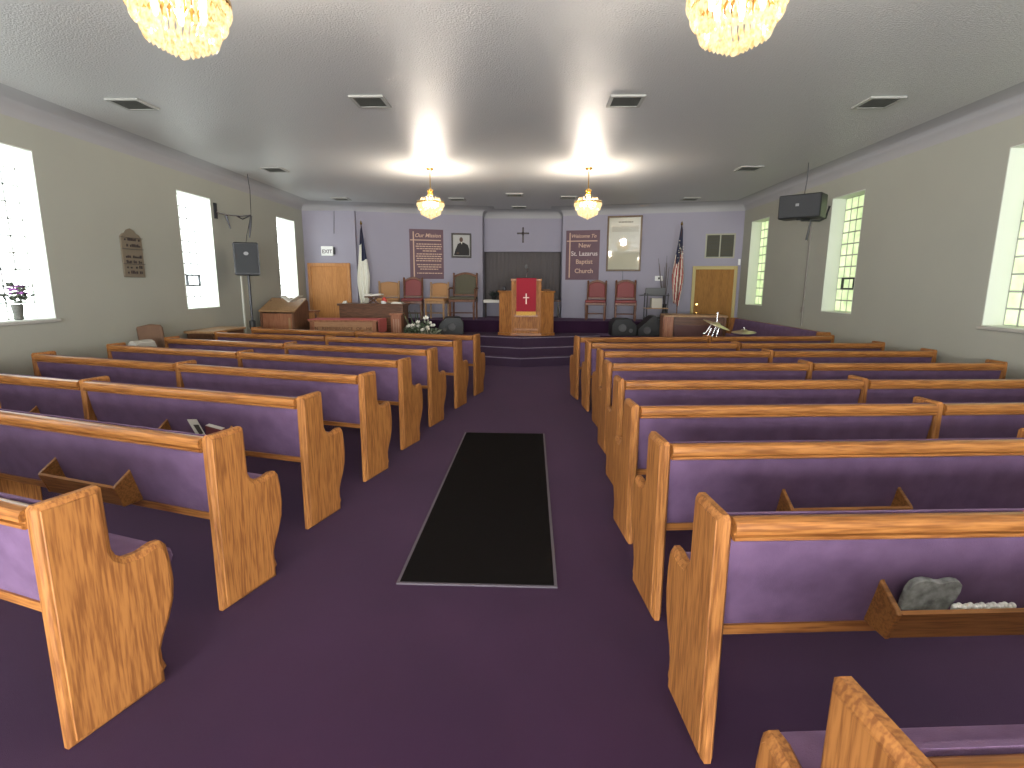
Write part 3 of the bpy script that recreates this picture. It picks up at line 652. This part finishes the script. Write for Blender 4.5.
# items at the left wall beside the pews
cb = thing('low_table', 'brown table with a pale top by the left wall behind the speaker pole', 'table', (-5.24, 8.82, 0), rad(90))
MB().box(-.5, .5, -.24, .24, .88, .92, c=.008).build('tabletop', pale_wood, cb); MB().box(-.46, .46, -.21, .21, .70, .88).build('apron', walnut, cb, False)
for sx in (-1, 1):
    for sy in (-1, 1): MB().box(sx*.42-.03, sx*.42+.03, sy*.17-.03, sy*.17+.03, 0, .70).build('leg', walnut_z, cb, False)
bc = thing('padded_chair', 'brown leather chair back leaning at the left wall', 'chair', (-5.31, 7.26, 0), rad(6))
cur = [(-.15, .45), (.19, .45), (.14, 1.05), (.11, 1.085), (-.02, 1.095), (-.19, 1.06), (-.205, 1.03)]
MB().prism(cur, .12, .19, 'y', ((0, .02), (.02, 0))).build('backrest', brown_m, bc); MB().box(-.16, .16, -.20, .16, .40, .46, c=.02).build('seat', brown_m, bc)
for sx in (-.13, .13):
    for sy in (-.17, .13): MB().box(sx-.018, sx+.018, sy-.018, sy+.018, 0, .41).build('leg', walnut_z, bc, False)
gc = MB(); prof = [(-.24, 0), (-.21, 0), (-.05, .43), (.0, .43), (.20, 0), (.23, 0), (.05, .46), (.0, .485), (-.06, .485), (-.1, .45)]
gc.prism(prof, -.12, .12, 'y'); go = gc.build('folded_card', greycloth, smooth=False); tag(go, 'grey card folded into a tent on the pew seat end by the left wall', 'card')
go.location = (-4.86, 6.58, .472); go.rotation_euler = (0, 0, rad(-16))

# ------------------------------------------------------------------ pulpit
pu = thing('pulpit', 'oak pulpit with angled wings at the head of the steps', 'pulpit', (-.125, 12.0, .55), rad(-1))
MB().box(-.34, .34, -.02, .45, 1.20, 1.245, c=.01).build('top', oak_x, pu)
b = MB(); b.box(-.33, -.26, 0, .06, .05, 1.20, c=.006); b.box(.26, .33, 0, .06, .05, 1.20, c=.006); b.build('stile', oak_z, pu)
MB().box(-.26, .26, .02, .05, .05, 1.20).build('front_panel', oak_z, pu, False)
MB().box(-.27, .27, .0, .03, .12, .16, c=.004).build('panel_moulding', oak_x, pu)
MB().box(-.27, .27, .0, .03, .42, .47, c=.004).build('panel_moulding', oak_x, pu)
for s_ in (-1, 1):
    wg = MB(); wg.prism([(s_*.33, .03), (s_*.61, .20), (s_*.61, .24), (s_*.33, .07)], .05, .95, 'z'); wg.build('wing', oak_z, pu, False)
    wt = MB(); wt.prism([(s_*.32, -.0), (s_*.64, .18), (s_*.64, .5), (s_*.32, .5)], .95, .985, 'z', ((0, .006), (.006, 0))); wt.build('wing_shelf', oak_x, pu)
    wb = MB(); wb.prism([(s_*.32, .0), (s_*.64, .18), (s_*.64, .24), (s_*.32, .06)], 0, .06, 'z'); wb.build('wing_plinth', oak_x, pu, False)
    MB().box(min(s_*.58, s_*.61), max(s_*.58, s_*.61), .24, .5, 0, .95).build('side_panel', oak_z, pu, False)
MB().box(-.345, .345, -.02, .1, 0, .06, c=.006).build('plinth', oak_x, pu)
cl = thing('pulpit_cloth', 'red cloth with a white cross and gold fringe draped on the pulpit', 'cloth', (-.125, 12.0, .55), rad(-1))
m_ = MB(); m_.prism([(-.035, .53), (-.035, 1.25), (-.02, 1.262), (.36, 1.262), (.36, 1.25), (-.015, 1.248), (-.025, 1.235), (-.025, .53)], -.215, .215, 'x'); m_.build('drape', red_cloth, cl, False)
fg = MB()
for k in range(36): fg.box(-.215+k*.01195, -.215+k*.01195+.0095, -.037, -.026, .45+random.uniform(0, .008), .54)
fg.build('fringe', gold, cl.children[0], False)
cx = MB(); cx.box(-.013, .013, -.039, -.035, .70, .93); cx.box(-.065, .065, -.039, -.035, .83, .853)
cx.build('cross_emblem', mat('cross_white', (.8, .62, .55), .6), cl.children[0], False)
mc = thing('gooseneck_microphone', 'small black microphone on a stalk atop the pulpit', 'microphone', (-.13, 12.16, 1.812))
MB().lathe([(.05, 0), (.05, .012), (.02, .02)], n=14).build('base', black, mc); MB().tube([(0, 0, .01), (.02, -.01, .1), (.03, -.03, .17), (.01, -.05, .22)], .008).build('gooseneck', metal, mc)
MB().ball((0, -.06, .245), .035, 10, sz=1.3).build('microphone_head', mat('grey_foam', (.12, .12, .12), .8), mc)
bk = MB(); bk.box(-.09, .09, -.06, .06, 0, .035, c=.004); bo2 = bk.build('small_book', mat('brown_book', (.16, .08, .04), .6)); tag(bo2, 'small brown book lying on the right wing of the pulpit', 'book'); bo2.location = (.30, 12.36, 1.536); bo2.rotation_euler = (0, 0, .4)
ob = MB(); ob.lathe([(.03, 0), (.05, .02), (.05, .07), (.03, .09)], n=12); oo2 = ob.build('small_bowl', dmetal); tag(oo2, 'small dark bowl on the left wing shelf of the pulpit', 'bowl'); oo2.location = (-.62, 12.36, 1.536)
# table behind the pulpit
at = thing('altar_table', 'low narrow table with white lace edge behind the pulpit', 'table', (-.26, 14.15, .83))
MB().box(-1.0, 1.0, -.2, .2, .42, .45, c=.006).build('tabletop', chair_wood, at)
MB().prism([(-.205, .38), (-.205, .454), (.205, .454), (.205, .38), (.2, .38), (.2, .45), (-.2, .45), (-.2, .38)], -.98, -.5, 'x').build('lace_runner', lace, at, False)
for sx in (-.94, .94):
    for sy in (-.16, .16): MB().tube([(sx, sy, 0), (sx, sy, .42)], .016).build('leg', metal, at)
pt = thing('dark_plant', 'dark leafy table plant on the left end of the altar table', 'plant', (-.98, 14.15, 1.286))
MB().lathe([(.05, 0), (.07, .05), (.075, .09)], n=12).build('pot', black, pt); d_ = MB()
for k in range(60): leaf_at(d_, (0, 0, .09), (rn.uniform(-1, 1), rn.uniform(-.5, .5), rn.uniform(.1, 1)), rn.uniform(.1, .2), .02)
struct(d_.build('foliage', mat('blackish_leaf', (.03, .035, .03), .7), pt, False), 'stuff')  # even, nearly black leaf colour
for k, x in enumerate((-.58, -.46, -.34)):
    g = MB(); g.lathe([(.03, 0), (.03, .01), (.008, .02), (.008, .06), (.035, .08), (.03, .14), (.02, .14)], n=12); o = g.build('goblet', dmetal); o.location = (x+.05, 14.1, 1.283)
    tag(o, 'dark metal goblet on the altar table, ' + ('nearest the plant', 'middle of three', 'nearest the pulpit')[k], 'goblet', 'goblets on the altar table')
# ------------------------------------------------------------------ chairs on the dais
def chair(label, loc, rz, w_, zt, back_m, frame_m, arms=False, crest=True, seat_h=.46, group=None, finials=True):
    r = thing('clergy_chair', label, 'chair', loc, rz, group); a = w_/2; d = .45
    for sx in (-1, 1):
        MB().tube([(sx*(a-.03), d/2, 0), (sx*(a-.03), d/2+.02, seat_h), (sx*(a-.03), d/2+.07, zt-.06)], .022, 8).build('back_post', frame_m, r)
        lg = MB(); lg.lathe([(.018, 0), (.02, .03), (.028, .12), (.02, .2), (.03, .3), (.022, seat_h-.06)], (sx*(a-.03), -d/2+.03, 0), 10); lg.build('front_leg', frame_m, r)
        if finials: MB().ball((sx*(a-.03), d/2+.072, zt-.03), .026, 8, sz=1.4).build('finial', frame_m, r)
        if arms:
            MB().tube([(sx*(a-.01), d/2+.03, seat_h+.24), (sx*a, 0, seat_h+.25), (sx*a, -d/2+.02, seat_h+.22)], .022).build('armrest', frame_m, r)
            MB().tube([(sx*a, -d/2+.05, seat_h-.03), (sx*a, -d/2+.05, seat_h+.22)], .018).build('arm_post', frame_m, r)
    MB().tube([(-a+.03, -d/2+.03, .16), (a-.03, -d/2+.03, .16)], .013).build('stretcher', frame_m, r)
    MB().box(-a, a, -d/2, d/2+.02, seat_h-.08, seat_h-.02, c=.008).build('seat_rail', frame_m, r)
    MB().box(-a+.005, a-.005, -d/2-.005, d/2-.0, seat_h-.02, seat_h+.045, c=.02).build('seat', back_m, r)
    zb = seat_h+.10; N = 12; arc = [(a-.05-(2*a-.1)*k/N, zt-.10+(.075 if crest else .03)*math.sin(PI*k/N)) for k in range(N+1)]
    pad = [(-a+.05, zb), (a-.05, zb)]+arc
    o = MB().prism(pad, 0, .05, 'y', ((0, .02), (.015, 0))).build('backrest', back_m, r); o.location = (0, d/2+.005, 0); o.rotation_euler = (rad(-5), 0, 0)
    if crest:
        cr_ = [(p[0]*1.06, p[1]+.045) for p in arc]+[(p[0], p[1]-.004) for p in arc[::-1]]
        o = MB().prism(cr_, .005, .045, 'y', ((0, .004), (.004, 0))).build('crest_rail', frame_m, r); o.location = (0, d/2+.005, 0); o.rotation_euler = (rad(-5), 0, 0)
    o = MB().box(-a+.04, a-.04, .01, .04, zb-.04, zb).build('lower_rail', frame_m, r, False); o.location = (0, d/2, 0)
    return r
DZ = .83
chair('tall olive green throne chair with arms at left of the curtain opening', (-1.68, 13.35, DZ), rad(-4), .64, 1.12, olive, chair_wood, True, group=None, seat_h=.50)
chair('tan padded chair between the red chair and olive chair', (-2.31, 13.2, DZ), rad(-6), .50, .95, tan_vinyl, pale_wood, False, False, .46, 'tan chairs on the dais', False)
chair('tan padded chair beside the white flag, left of the red chair', (-3.46, 13.06, DZ), rad(8), .53, .97, tan_vinyl, pale_wood, False, False, .46, 'tan chairs on the dais', False)
chair('red upholstered chair under the mission banner', (-2.88, 13.08, DZ), rad(6), .50, 1.0, red_vinyl, chair_wood, False, True, .46)
chair('red upholstered chair right of the pulpit, under the welcome banner', (1.56, 13.4, DZ), rad(-10), .50, .95, red_vinyl, chair_wood, False, True, .44, 'red chairs right of the pulpit')
chair('red upholstered chair under the framed document', (2.26, 13.3, DZ), rad(-8), .52, .96, red_vinyl, chair_wood, False, True, .44, 'red chairs right of the pulpit')
# ------------------------------------------------------------------ flags
def flag(label, loc, zt, kind):
    r = thing('flag', label, 'flag', loc)
    MB().lathe([(.16, 0), (.16, .02), (.1, .04), (.03, .06), (.02, .1)], n=20).build('base', brass if kind == 'us' else dmetal, r)
    MB().tube([(0, 0, .05), (0, 0, zt)], .013, 10).build('pole', chair_wood, r)
    MB().lathe([(.014, zt), (.03, zt+.02), (.018, zt+.05), (.002, zt+.1)], n=10).build('finial', brass, r)
    mb = MB(); NU, NV = 36, 40; H = 1.75 if kind == 'us' else 1.85; mats_ = [flag_red, flag_white, flag_blue] if kind == 'us' else [flag_cream, flag_cream, flag_blue]
    sd = -1 if kind == 'us' else 1
    for j in range(NV+1):
        v = j/NV; w_ = (.02+.17*min(1, v*1.5)**.8)*(1-.45*max(0, v-.62)/.38); ox = sd*(-.005+.05*v)*(1 if kind == 'us' else .5)
        for i in range(NU+1):
            u = i/NU; t = (u-.5)*2
            x = ox+t*w_*.75+.01*math.sin(v*7+u*3); y = -.05*math.sin(u*PI*5+v*1.2)*(.25+v)*.9-.02
            mb.v.append((x, y, zt-.05-H*(v+.03*t*sd*(-1))))
    for j in range(NV):
        for i in range(NU):
            v, u = j/NV, i/NU; 
            if kind == 'us': mi = 2 if v < .36+.1*math.sin(u*5) else ((int((u*13+v*3.2)) % 2))
            else: mi = 2 if (v < .42 and u > .45-.5*(v < .2)) else 0
            mb.f.append([j*(NU+1)+i, j*(NU+1)+i+1, (j+1)*(NU+1)+i+1, (j+1)*(NU+1)+i]); mb.m.append(mi)
    o = mb.build('cloth', mats_, r)
    so = o.modifiers.new('thickness', 'SOLIDIFY'); so.thickness = .004
    if kind == 'us':
        rn2 = random.Random(2); cl_ = o
        for k in range(26):
            s_ = MB()
            v = rn2.uniform(.16, .40); t = rn2.uniform(-.8, .8); w_ = .02+.17*min(1, v*1.5)**.8
            s_.ball((sd*.05*v+t*w_*.7, -.085-.01*v, zt-.05-H*v), .009, 6); s_.build('star', flag_white, cl_)
    return r
flag('american flag hanging furled on a pole left of the right door', (3.42, 13.0, DZ), 2.2, 'us')
flag('white and dark blue flag furled on a pole right of the left door', (-4.02, 12.98, DZ), 2.2, 'church')
# ------------------------------------------------------------------ left of the platform
ds = thing('writing_desk', 'dark wooden panel-backed desk left of the platform', 'desk', (-3.5, 11.75, 0))
MB().box(-.73, .73, -.05, .55, 1.20, 1.245, c=.008).build('desktop', walnut, ds); MB().box(-.70, .70, 0, .04, .1, 1.2).build('back_panel', walnut, ds, False)
for sx in (-1, 1): MB().box(min(sx*.70, sx*.66), max(sx*.70, sx*.66), .04, .5, .0, 1.2).build('side_panel', walnut_z, ds, False)
MB().box(-.70, .70, -.015, 0, .62, .66).build('rail', walnut, ds, False)
bs = thing('book_stand', 'wooden stand holding a large open book on the dark desk', 'book stand', (-3.47, 11.85, 1.246))
MB().prism([(-.12, 0), (-.09, 0), (.10, .13), (.07, .13)], -.07, .07, 'y').build('leg', walnut, bs, False); MB().prism([(.12, 0), (.09, 0), (-.10, .13), (-.07, .13)], -.068, .068, 'y').build('leg', walnut, bs, False)
MB().prism([(-.16, .13), (.16, .13), (.16, .155), (-.16, .155)], -.12, .12, 'y').build('rest', walnut, bs, False)
ob = MB(); ob.prism([(-.20, .0), (0, -.025), (.20, .0), (.20, .022), (.1, .03), (0, .008), (-.1, .03), (-.20, .022)], -.14, .14, 'y'); oo = ob.build('open_book', paper); tag(oo, 'large open book with white pages on the wooden stand', 'book'); oo.location = (-3.47, 11.85, 1.43)
rf = MB()
for k in range(5): rf.ball((random.uniform(-.05, .05), random.uniform(-.03, .03), .05+random.uniform(0, .05)), .045, 8)
rf.lathe([(.05, 0), (.06, .03), (.05, .06)], n=12, mi=1); ro = rf.build('red_flower_bowl', [mat('red_bloom', (.6, .08, .06), .7), white_m]); tag(ro, 'small white bowl of red blooms on the desk', 'bowl'); ro.location = (-3.23, 11.8, 1.246)
pp = MB(); pp.box(-.12, .12, -.1, .1, 0, .02); pp.box(-.1, .1, -.09, .09, .02, .035); po = pp.build('paper_stack', paper, smooth=False); tag(po, 'stack of white papers at the right end of the desk', 'papers'); po.location = (-2.95, 11.9, 1.246)
pp = MB(); pp.prism([(-.05, 0), (.05, 0), (.03, .055), (-.02, .05)], -.04, .04, 'y'); po = pp.build('crumpled_tissue', paper); tag(po, 'small white tissue at the left end of the desk', 'tissue'); po.location = (-4.1, 11.85, 1.246)
ct = thing('communion_table', 'carved tan communion table in front of the dark desk', 'table', (-3.76, 10.95, 0))
MB().box(-.70, .70, -.28, .28, .92, .955, c=.008).build('tabletop', redwood, ct)
MB().box(-.65, .65, -.24, -.20, .66, .92).build('front_apron', mat('tan_wood', (.44, .23, .11), .5, var=(.36, .18, .09), stretch=(1, 9, 9)), ct, False)
MB().box(-.65, .65, .20, .24, .66, .92).build('rear_apron', redwood, ct, False)
cdk = mat('carved_dark', (.14, .06, .03), .8)
for wd, x in (('IN', -.56), ('REMEMBRANCE', -.125), ('OF', .315), ('ME', .515)): text_mesh(wd, .09, cdk, ct.children[1], (x, -.241, .755), RX, name='carved_word', align='CENTER')
for sx in (-1, 1):
    for sy in (-1, 1): MB().box(sx*.63-.04, sx*.63+.04, sy*.22-.04, sy*.22+.04, 0, .92, c=.006).build('leg', redwood, ct)
tc = thing('table_runner', 'rose red cloth covering the communion table', 'cloth', (-3.76, 10.95, 0))
m_ = MB(); m_.prism([(-.71, .957), (.72, .957), (.72, .70), (.732, .70), (.732, .968), (-.71, .968)], -.285, .285, 'y'); m_.build('drape', rose_cloth, tc, False)
pd = thing('wooden_pedestal', 'slim reddish wooden pedestal beside the desk', 'pedestal', (-2.83, 11.35, 0))
MB().box(-.14, .14, -.14, .14, 1.03, 1.07, c=.006).build('cap', redwood, pd); MB().box(-.11, .11, -.11, .11, .06, 1.03).build('shaft', redwood, pd, False); MB().box(-.14, .14, -.14, .14, 0, .06).build('foot', redwood, pd, False)
for x in (-.05, .0, .05): MB().box(x-.012, x+.012, -.118, -.11, .15, .95).build('flute', mat('pale_flute', (.42, .24, .16), .6) if 'pale_flute' not in bpy.data.materials else bpy.data.materials['pale_flute'], pd, False)
fa = thing('flower_arrangement', 'bushy pale green arrangement with white flowers left of the pulpit', 'flowers', (-2.30, 11.2, 0))
MB().lathe([(.12, 0), (.16, .1), (.2, .45), (.22, .5), (.2, .52)], n=20).build('pot', stone, fa); rn = random.Random(12)
fo = MB()
for k in range(420):
    t = rn.uniform(0, 2*PI); ph = rn.uniform(0, 1); rr_ = .32*math.sqrt(rn.random()); c = (rr_*math.cos(t)*1.05, rr_*math.sin(t)*.8, .56+.34*ph*(1-(rr_/.4)**2))
    leaf_at(fo, c, (c[0]+rn.uniform(-.3, .3), c[1]+rn.uniform(-.3, .3), rn.uniform(-.3, .5)), rn.uniform(.08, .15), .022, 1 if rn.random() < .35 else 0)
for k in range(9):
    t = rn.uniform(-.9, .9); fo.tube([(0, 0, .5), (-.15+t*.2, 0, .8), (-.22+t*.3, rn.uniform(-.1, .1), 1.02+rn.uniform(0, .12))], .006, 5)
struct(fo.build('foliage', [leaf, leaf_pale], fa, False), 'stuff')
for k in range(16):
    t = rn.uniform(0, 2*PI); rr_ = rn.uniform(.1, .33); c = (rr_*math.cos(t), -abs(rr_*math.sin(t))*.9, .62+rn.uniform(0, .3))
    if k == 0: c = (.14, -.15, .98)
    b = MB()
    for q in range(7):
        a = q*2*PI/7; leaf_at(b, c, (math.cos(a), math.sin(a)*.6-.3, .5*math.sin(a)+.3), .075 if k == 0 else .05, .028)
    b.ball(c, .016, 6); b.build('blossom', petal, fa, False)
og = thing('organ_console', 'dark brown organ console with a sloped music ledge by the left far window', 'organ', (-5.0, 10.85, 0), rad(-6))
MB().prism([(-.34, 0), (.34, 0), (.34, 1.12), (.28, 1.14), (-.22, 1.34), (-.34, 1.33)], -.33, .33, 'x').build('body', walnut_z, og, False) if False else None
sd_ = [(-.30, 0), (.30, 0), (.30, 1.30), (.22, 1.36), (.1, 1.33), (-.27, 1.12), (-.30, 1.08)]
for sx in (-1, 1): MB().prism([(p[0], p[1]) for p in sd_], sx*.34-.02, sx*.34+.02, 'x', ((0, .006), (.006, 0))).build('side_panel', walnut_z, og)
MB().box(-.32, .32, -.26, -.23, .05, 1.08).build('front_panel', redwood, og, False); MB().box(-.32, .32, .25, .28, .05, 1.32).build('rear_panel', walnut, og, False)
MB().prism([(-.29, 1.11), (.20, 1.35), (.20, 1.375), (-.30, 1.135)], -.38, .38, 'x').build('sloped_lid', pale_wood, og, False)
MB().box(.22, .27, -.262, -.25, .05, 1.0).build('corner_strip', pale_wood, og, False)
bl = MB(); bl.prism([(-.17, .10), (0, .0), (.2, .14), (.2, .155), (0, .02), (-.17, .115)], -.10, .10, 'y'); bo3 = bl.build('open_hymnal', paper, smooth=False); tag(bo3, 'open white hymnal propped on the brown organ lid', 'book'); bo3.location = (-4.80, 10.72, 1.30); bo3.rotation_euler = (0, rad(6), rad(-6))
bn = thing('side_bench', 'small brown bench right of the left organ console', 'bench', (-4.76, 11.62, 0))
MB().box(-.13, .13, -.15, .15, 1.06, 1.1, c=.006).build('top', redwood, bn); MB().box(-.11, .11, -.13, .13, .0, 1.06).build('body', trim_wood, bn, False)
MB().prism([(.112, 1.05), (.15, 1.0), (.15, .9), (.17, .8), (.17, .7), (.112, .7)], -.13, -.10, 'y').build('scroll_bracket', walnut, bn, False)
# ------------------------------------------------------------------ floor monitors
def monitor(label, loc, rz, prof, cones):
    r = thing('stage_monitor', label, 'speaker', loc, rz, 'floor monitors on the platform')
    cab = MB().prism(prof, -.24, .24, 'y', ((0, .01), (.01, 0))).build('cabinet', black, r)
    for x, z, q in cones:
        MB().lathe([(q, -.242), (q*.9, -.252), (q*.75, -.248), (q*.3, -.238), (.005, -.246)], (x, 0, z), 20, axis='y').build('cone', cone_m, cab)
    return r
cone_m = mat('cone_grey', (.1, .1, .105), .5)
BOXP = [(-.28, 0), (.28, 0), (.28, .22), (.12, .38), (-.20, .38), (-.28, .26)]
monitor('black floor monitor at the right platform edge, with round cones', (2.07, 12.42, .55), rad(2), BOXP, ((-.05, .18, .09), (.14, .12, .045)))
monitor('black wedge floor monitor leaning beside the reddish organ', (2.74, 12.42, .55), 0, [(-.36, 0), (.40, 0), (.40, .03), (.02, .45), (-.06, .44), (-.36, .16)], ((-.16, .13, .085),))
monitor('black floor monitor behind the flower arrangement', (-1.85, 12.44, .55), rad(8), [(p[0]*-1, p[1]) for p in BOXP], ((.02, .18, .09), (-.15, .12, .045)))
# ------------------------------------------------------------------ music stand, branches, keyboard cart
kc = thing('wire_cart', 'grey open metal cart with shelves right of the red chairs', 'cart', (2.92, 12.98, DZ))
for sx in (-.24, .24):
    for sy in (-.15, .15): MB().tube([(sx, sy, 0), (sx, sy, .66)], .013).build('post', dmetal, kc)
for z, m2 in ((.08, dmetal), (.30, pale_wood), (.60, dmetal)): MB().box(-.26, .26, -.17, .17, z, z+.02).build('shelf', m2, kc, False)
MB().box(-.23, .23, .1, .14, .62, .78, c=.006).build('monitor_panel', mat('grey_screen', (.11, .11, .11), .4), kc)
MB().box(-.38, -.2, -.16, .16, .60, .615).build('side_leaf', dmetal, kc, False)
bxs = MB(); bxs.box(-.14, .1, -.12, .1, 0, .22, c=.005); bx_o = bxs.build('white_carton', mat('carton_card', (.45, .42, .36), .8)); tag(bx_o, 'pale carton on the middle shelf of the metal cart', 'box'); bx_o.location = (2.93, 12.95, DZ+.321)
brn = thing('branch_vase', 'bare brown branches standing in a dark vase before the flag', 'branches', (3.19, 13.24, DZ))
MB().lathe([(.05, .0), (.07, .06), (.065, .2), (.04, .34), (.05, .4)], n=14).build('vase', dmetal, brn)
for k in range(9):
    t = rn.uniform(-1.2, .3); y = rn.uniform(-.08, .06); z1 = 1.05+rn.uniform(0, .5)
    MB().tube([(0, 0, .3), (t*.05, y*.5, .6), (t*.12, y, .85), (t*.2, y, z1)], [.010, .009, .008, .004], 5).build('branch', branch_m, brn)
# right organ
ro_ = thing('electric_organ', 'reddish wooden organ with a flat top before the right door', 'organ', (3.42, 11.75, 0), rad(-6))
MB().box(-.62, .66, -.34, .34, 1.02, 1.06, c=.008).build('top', pale_wood, ro_)
MB().box(-.40, .60, -.25, .30, .05, 1.02).build('body', walnut, ro_, False)
MB().box(-.60, -.42, -.32, -.26, 0, 1.02).build('front_stile', redwood, ro_, False); MB().box(-.62, -.58, -.26, .32, 0, 1.02).build('end_panel', redwood, ro_, False); MB().box(.58, .64, -.30, .32, 0, 1.02).build('end_panel', walnut_z, ro_, False)
MB().box(-.40, .58, -.262, -.25, .3, .85).build('front_inset', mat('dark_red_inset', (.1, .035, .03), .5), ro_, False)
# ------------------------------------------------------------------ drums
def cymbal(label, loc, tilt, rr_, h, top=.12):
    r = thing('cymbal_stand', label, 'cymbal', loc, 0, 'cymbals of the drum kit')
    for k in range(3):
        t = 2*PI*k/3+.5; MB().tube([(0, 0, .38), (.3*math.cos(t), .3*math.sin(t), .01)], .012).build('leg', metal, r)
    MB().tube([(0, 0, .2), (0, 0, h+top)], .011).build('stem', metal, r)
    MB().ball((0, 0, h+top), .022, 8).build('wing_nut', metal, r)
    o = MB().lathe([(.01, .035), (.05, .03), (.07, .012), (rr_*.6, 0), (rr_, -.018), (rr_, -.021), (.07, .006), (.01, .025)], n=32).build('cymbal', cymbal_m, r); o.location = (0, 0, h); o.rotation_euler = tilt
    return r
cymbal('tilted bronze cymbal nearest the right door', (3.62, 10.75, 0), (rad(8), rad(20), 0), .27, .93, .22)
cymbal('flat bronze cymbal in front of the sideways pew', (3.98, 10.3, 0), (rad(4), rad(-2), 0), .22, .83, .06)
def drum(name, label, loc, rr_, h, axis, z0, shell):
    r = thing(name, label, 'drum', loc)
    if axis == 'z':
        MB().lathe([(rr_, z0), (rr_, z0+h)], n=28).build('shell', shell, r); MB().lathe([(rr_-.005, z0+h), (rr_-.005, z0+h+.006)], n=28).build('drumhead', white_m, r)
        MB().lathe([(rr_+.012, z0+h-.03), (rr_+.012, z0+h+.012), (rr_-.008, z0+h+.012), (rr_-.008, z0+h-.03)], n=28).build('hoop', metal, r)
        for k in range(3):
            t = 2*PI*k/3; MB().tube([(rr_*math.cos(t), rr_*math.sin(t), z0+h*.6), (rr_*1.15*math.cos(t), rr_*1.15*math.sin(t), .0)], .011).build('leg', metal, r)
    else:
        MB().lathe([(rr_, -h/2), (rr_, h/2)], (0, 0, rr_+.01), 32, axis='y').build('shell', shell, r); MB().lathe([(rr_-.01, -h/2-.006), (rr_-.01, -h/2)], (0, 0, rr_+.01), 32, axis='y').build('drumhead', white_m, r)
        MB().lathe([(rr_+.015, -h/2-.01), (rr_+.015, -h/2+.03), (rr_-.01, -h/2+.03), (rr_-.01, -h/2-.01)], (0, 0, rr_+.01), 32, axis='y').build('hoop', black, r)
    return r
drum('floor_tom', 'white topped floor drum beside the flat cymbal', (3.62, 10.15, 0), .2, .34, 'z', .36, black)
drum('bass_drum', 'dark bass drum below the tilted cymbal', (3.0, 11.1, 0), .28, .36, 'y', 0, black)
hs = thing('hardware_stand', 'crossed chrome drum hardware stand left of the cymbal', 'stand', (3.38, 10.65, 0))
for p_, q_ in (((-.12, 0, .55), (.12, .02, .95)), ((0, -.03, .6), (.10, -.02, .86)), ((.1, 0, .6), (.2, .02, .9)), ((.2, .0, .62), (.25, 0, .85))): MB().tube([p_, q_], .013).build('bar', metal, hs)
for q in ((-.02, 0, .75), (.06, 0, .7), (.16, 0, .78), (.22, 0, .74)): MB().ball(q, .03, 8).build('clamp', metal, hs)
MB().tube([(0.05, 0, 0), (.05, 0, .72)], .015).build('stem', metal, hs)
for k in range(3):
    t = 2*PI*k/3; MB().tube([(.05, 0, .3), (.05+.25*math.cos(t), .25*math.sin(t), .01)], .01).build('leg', metal, hs)
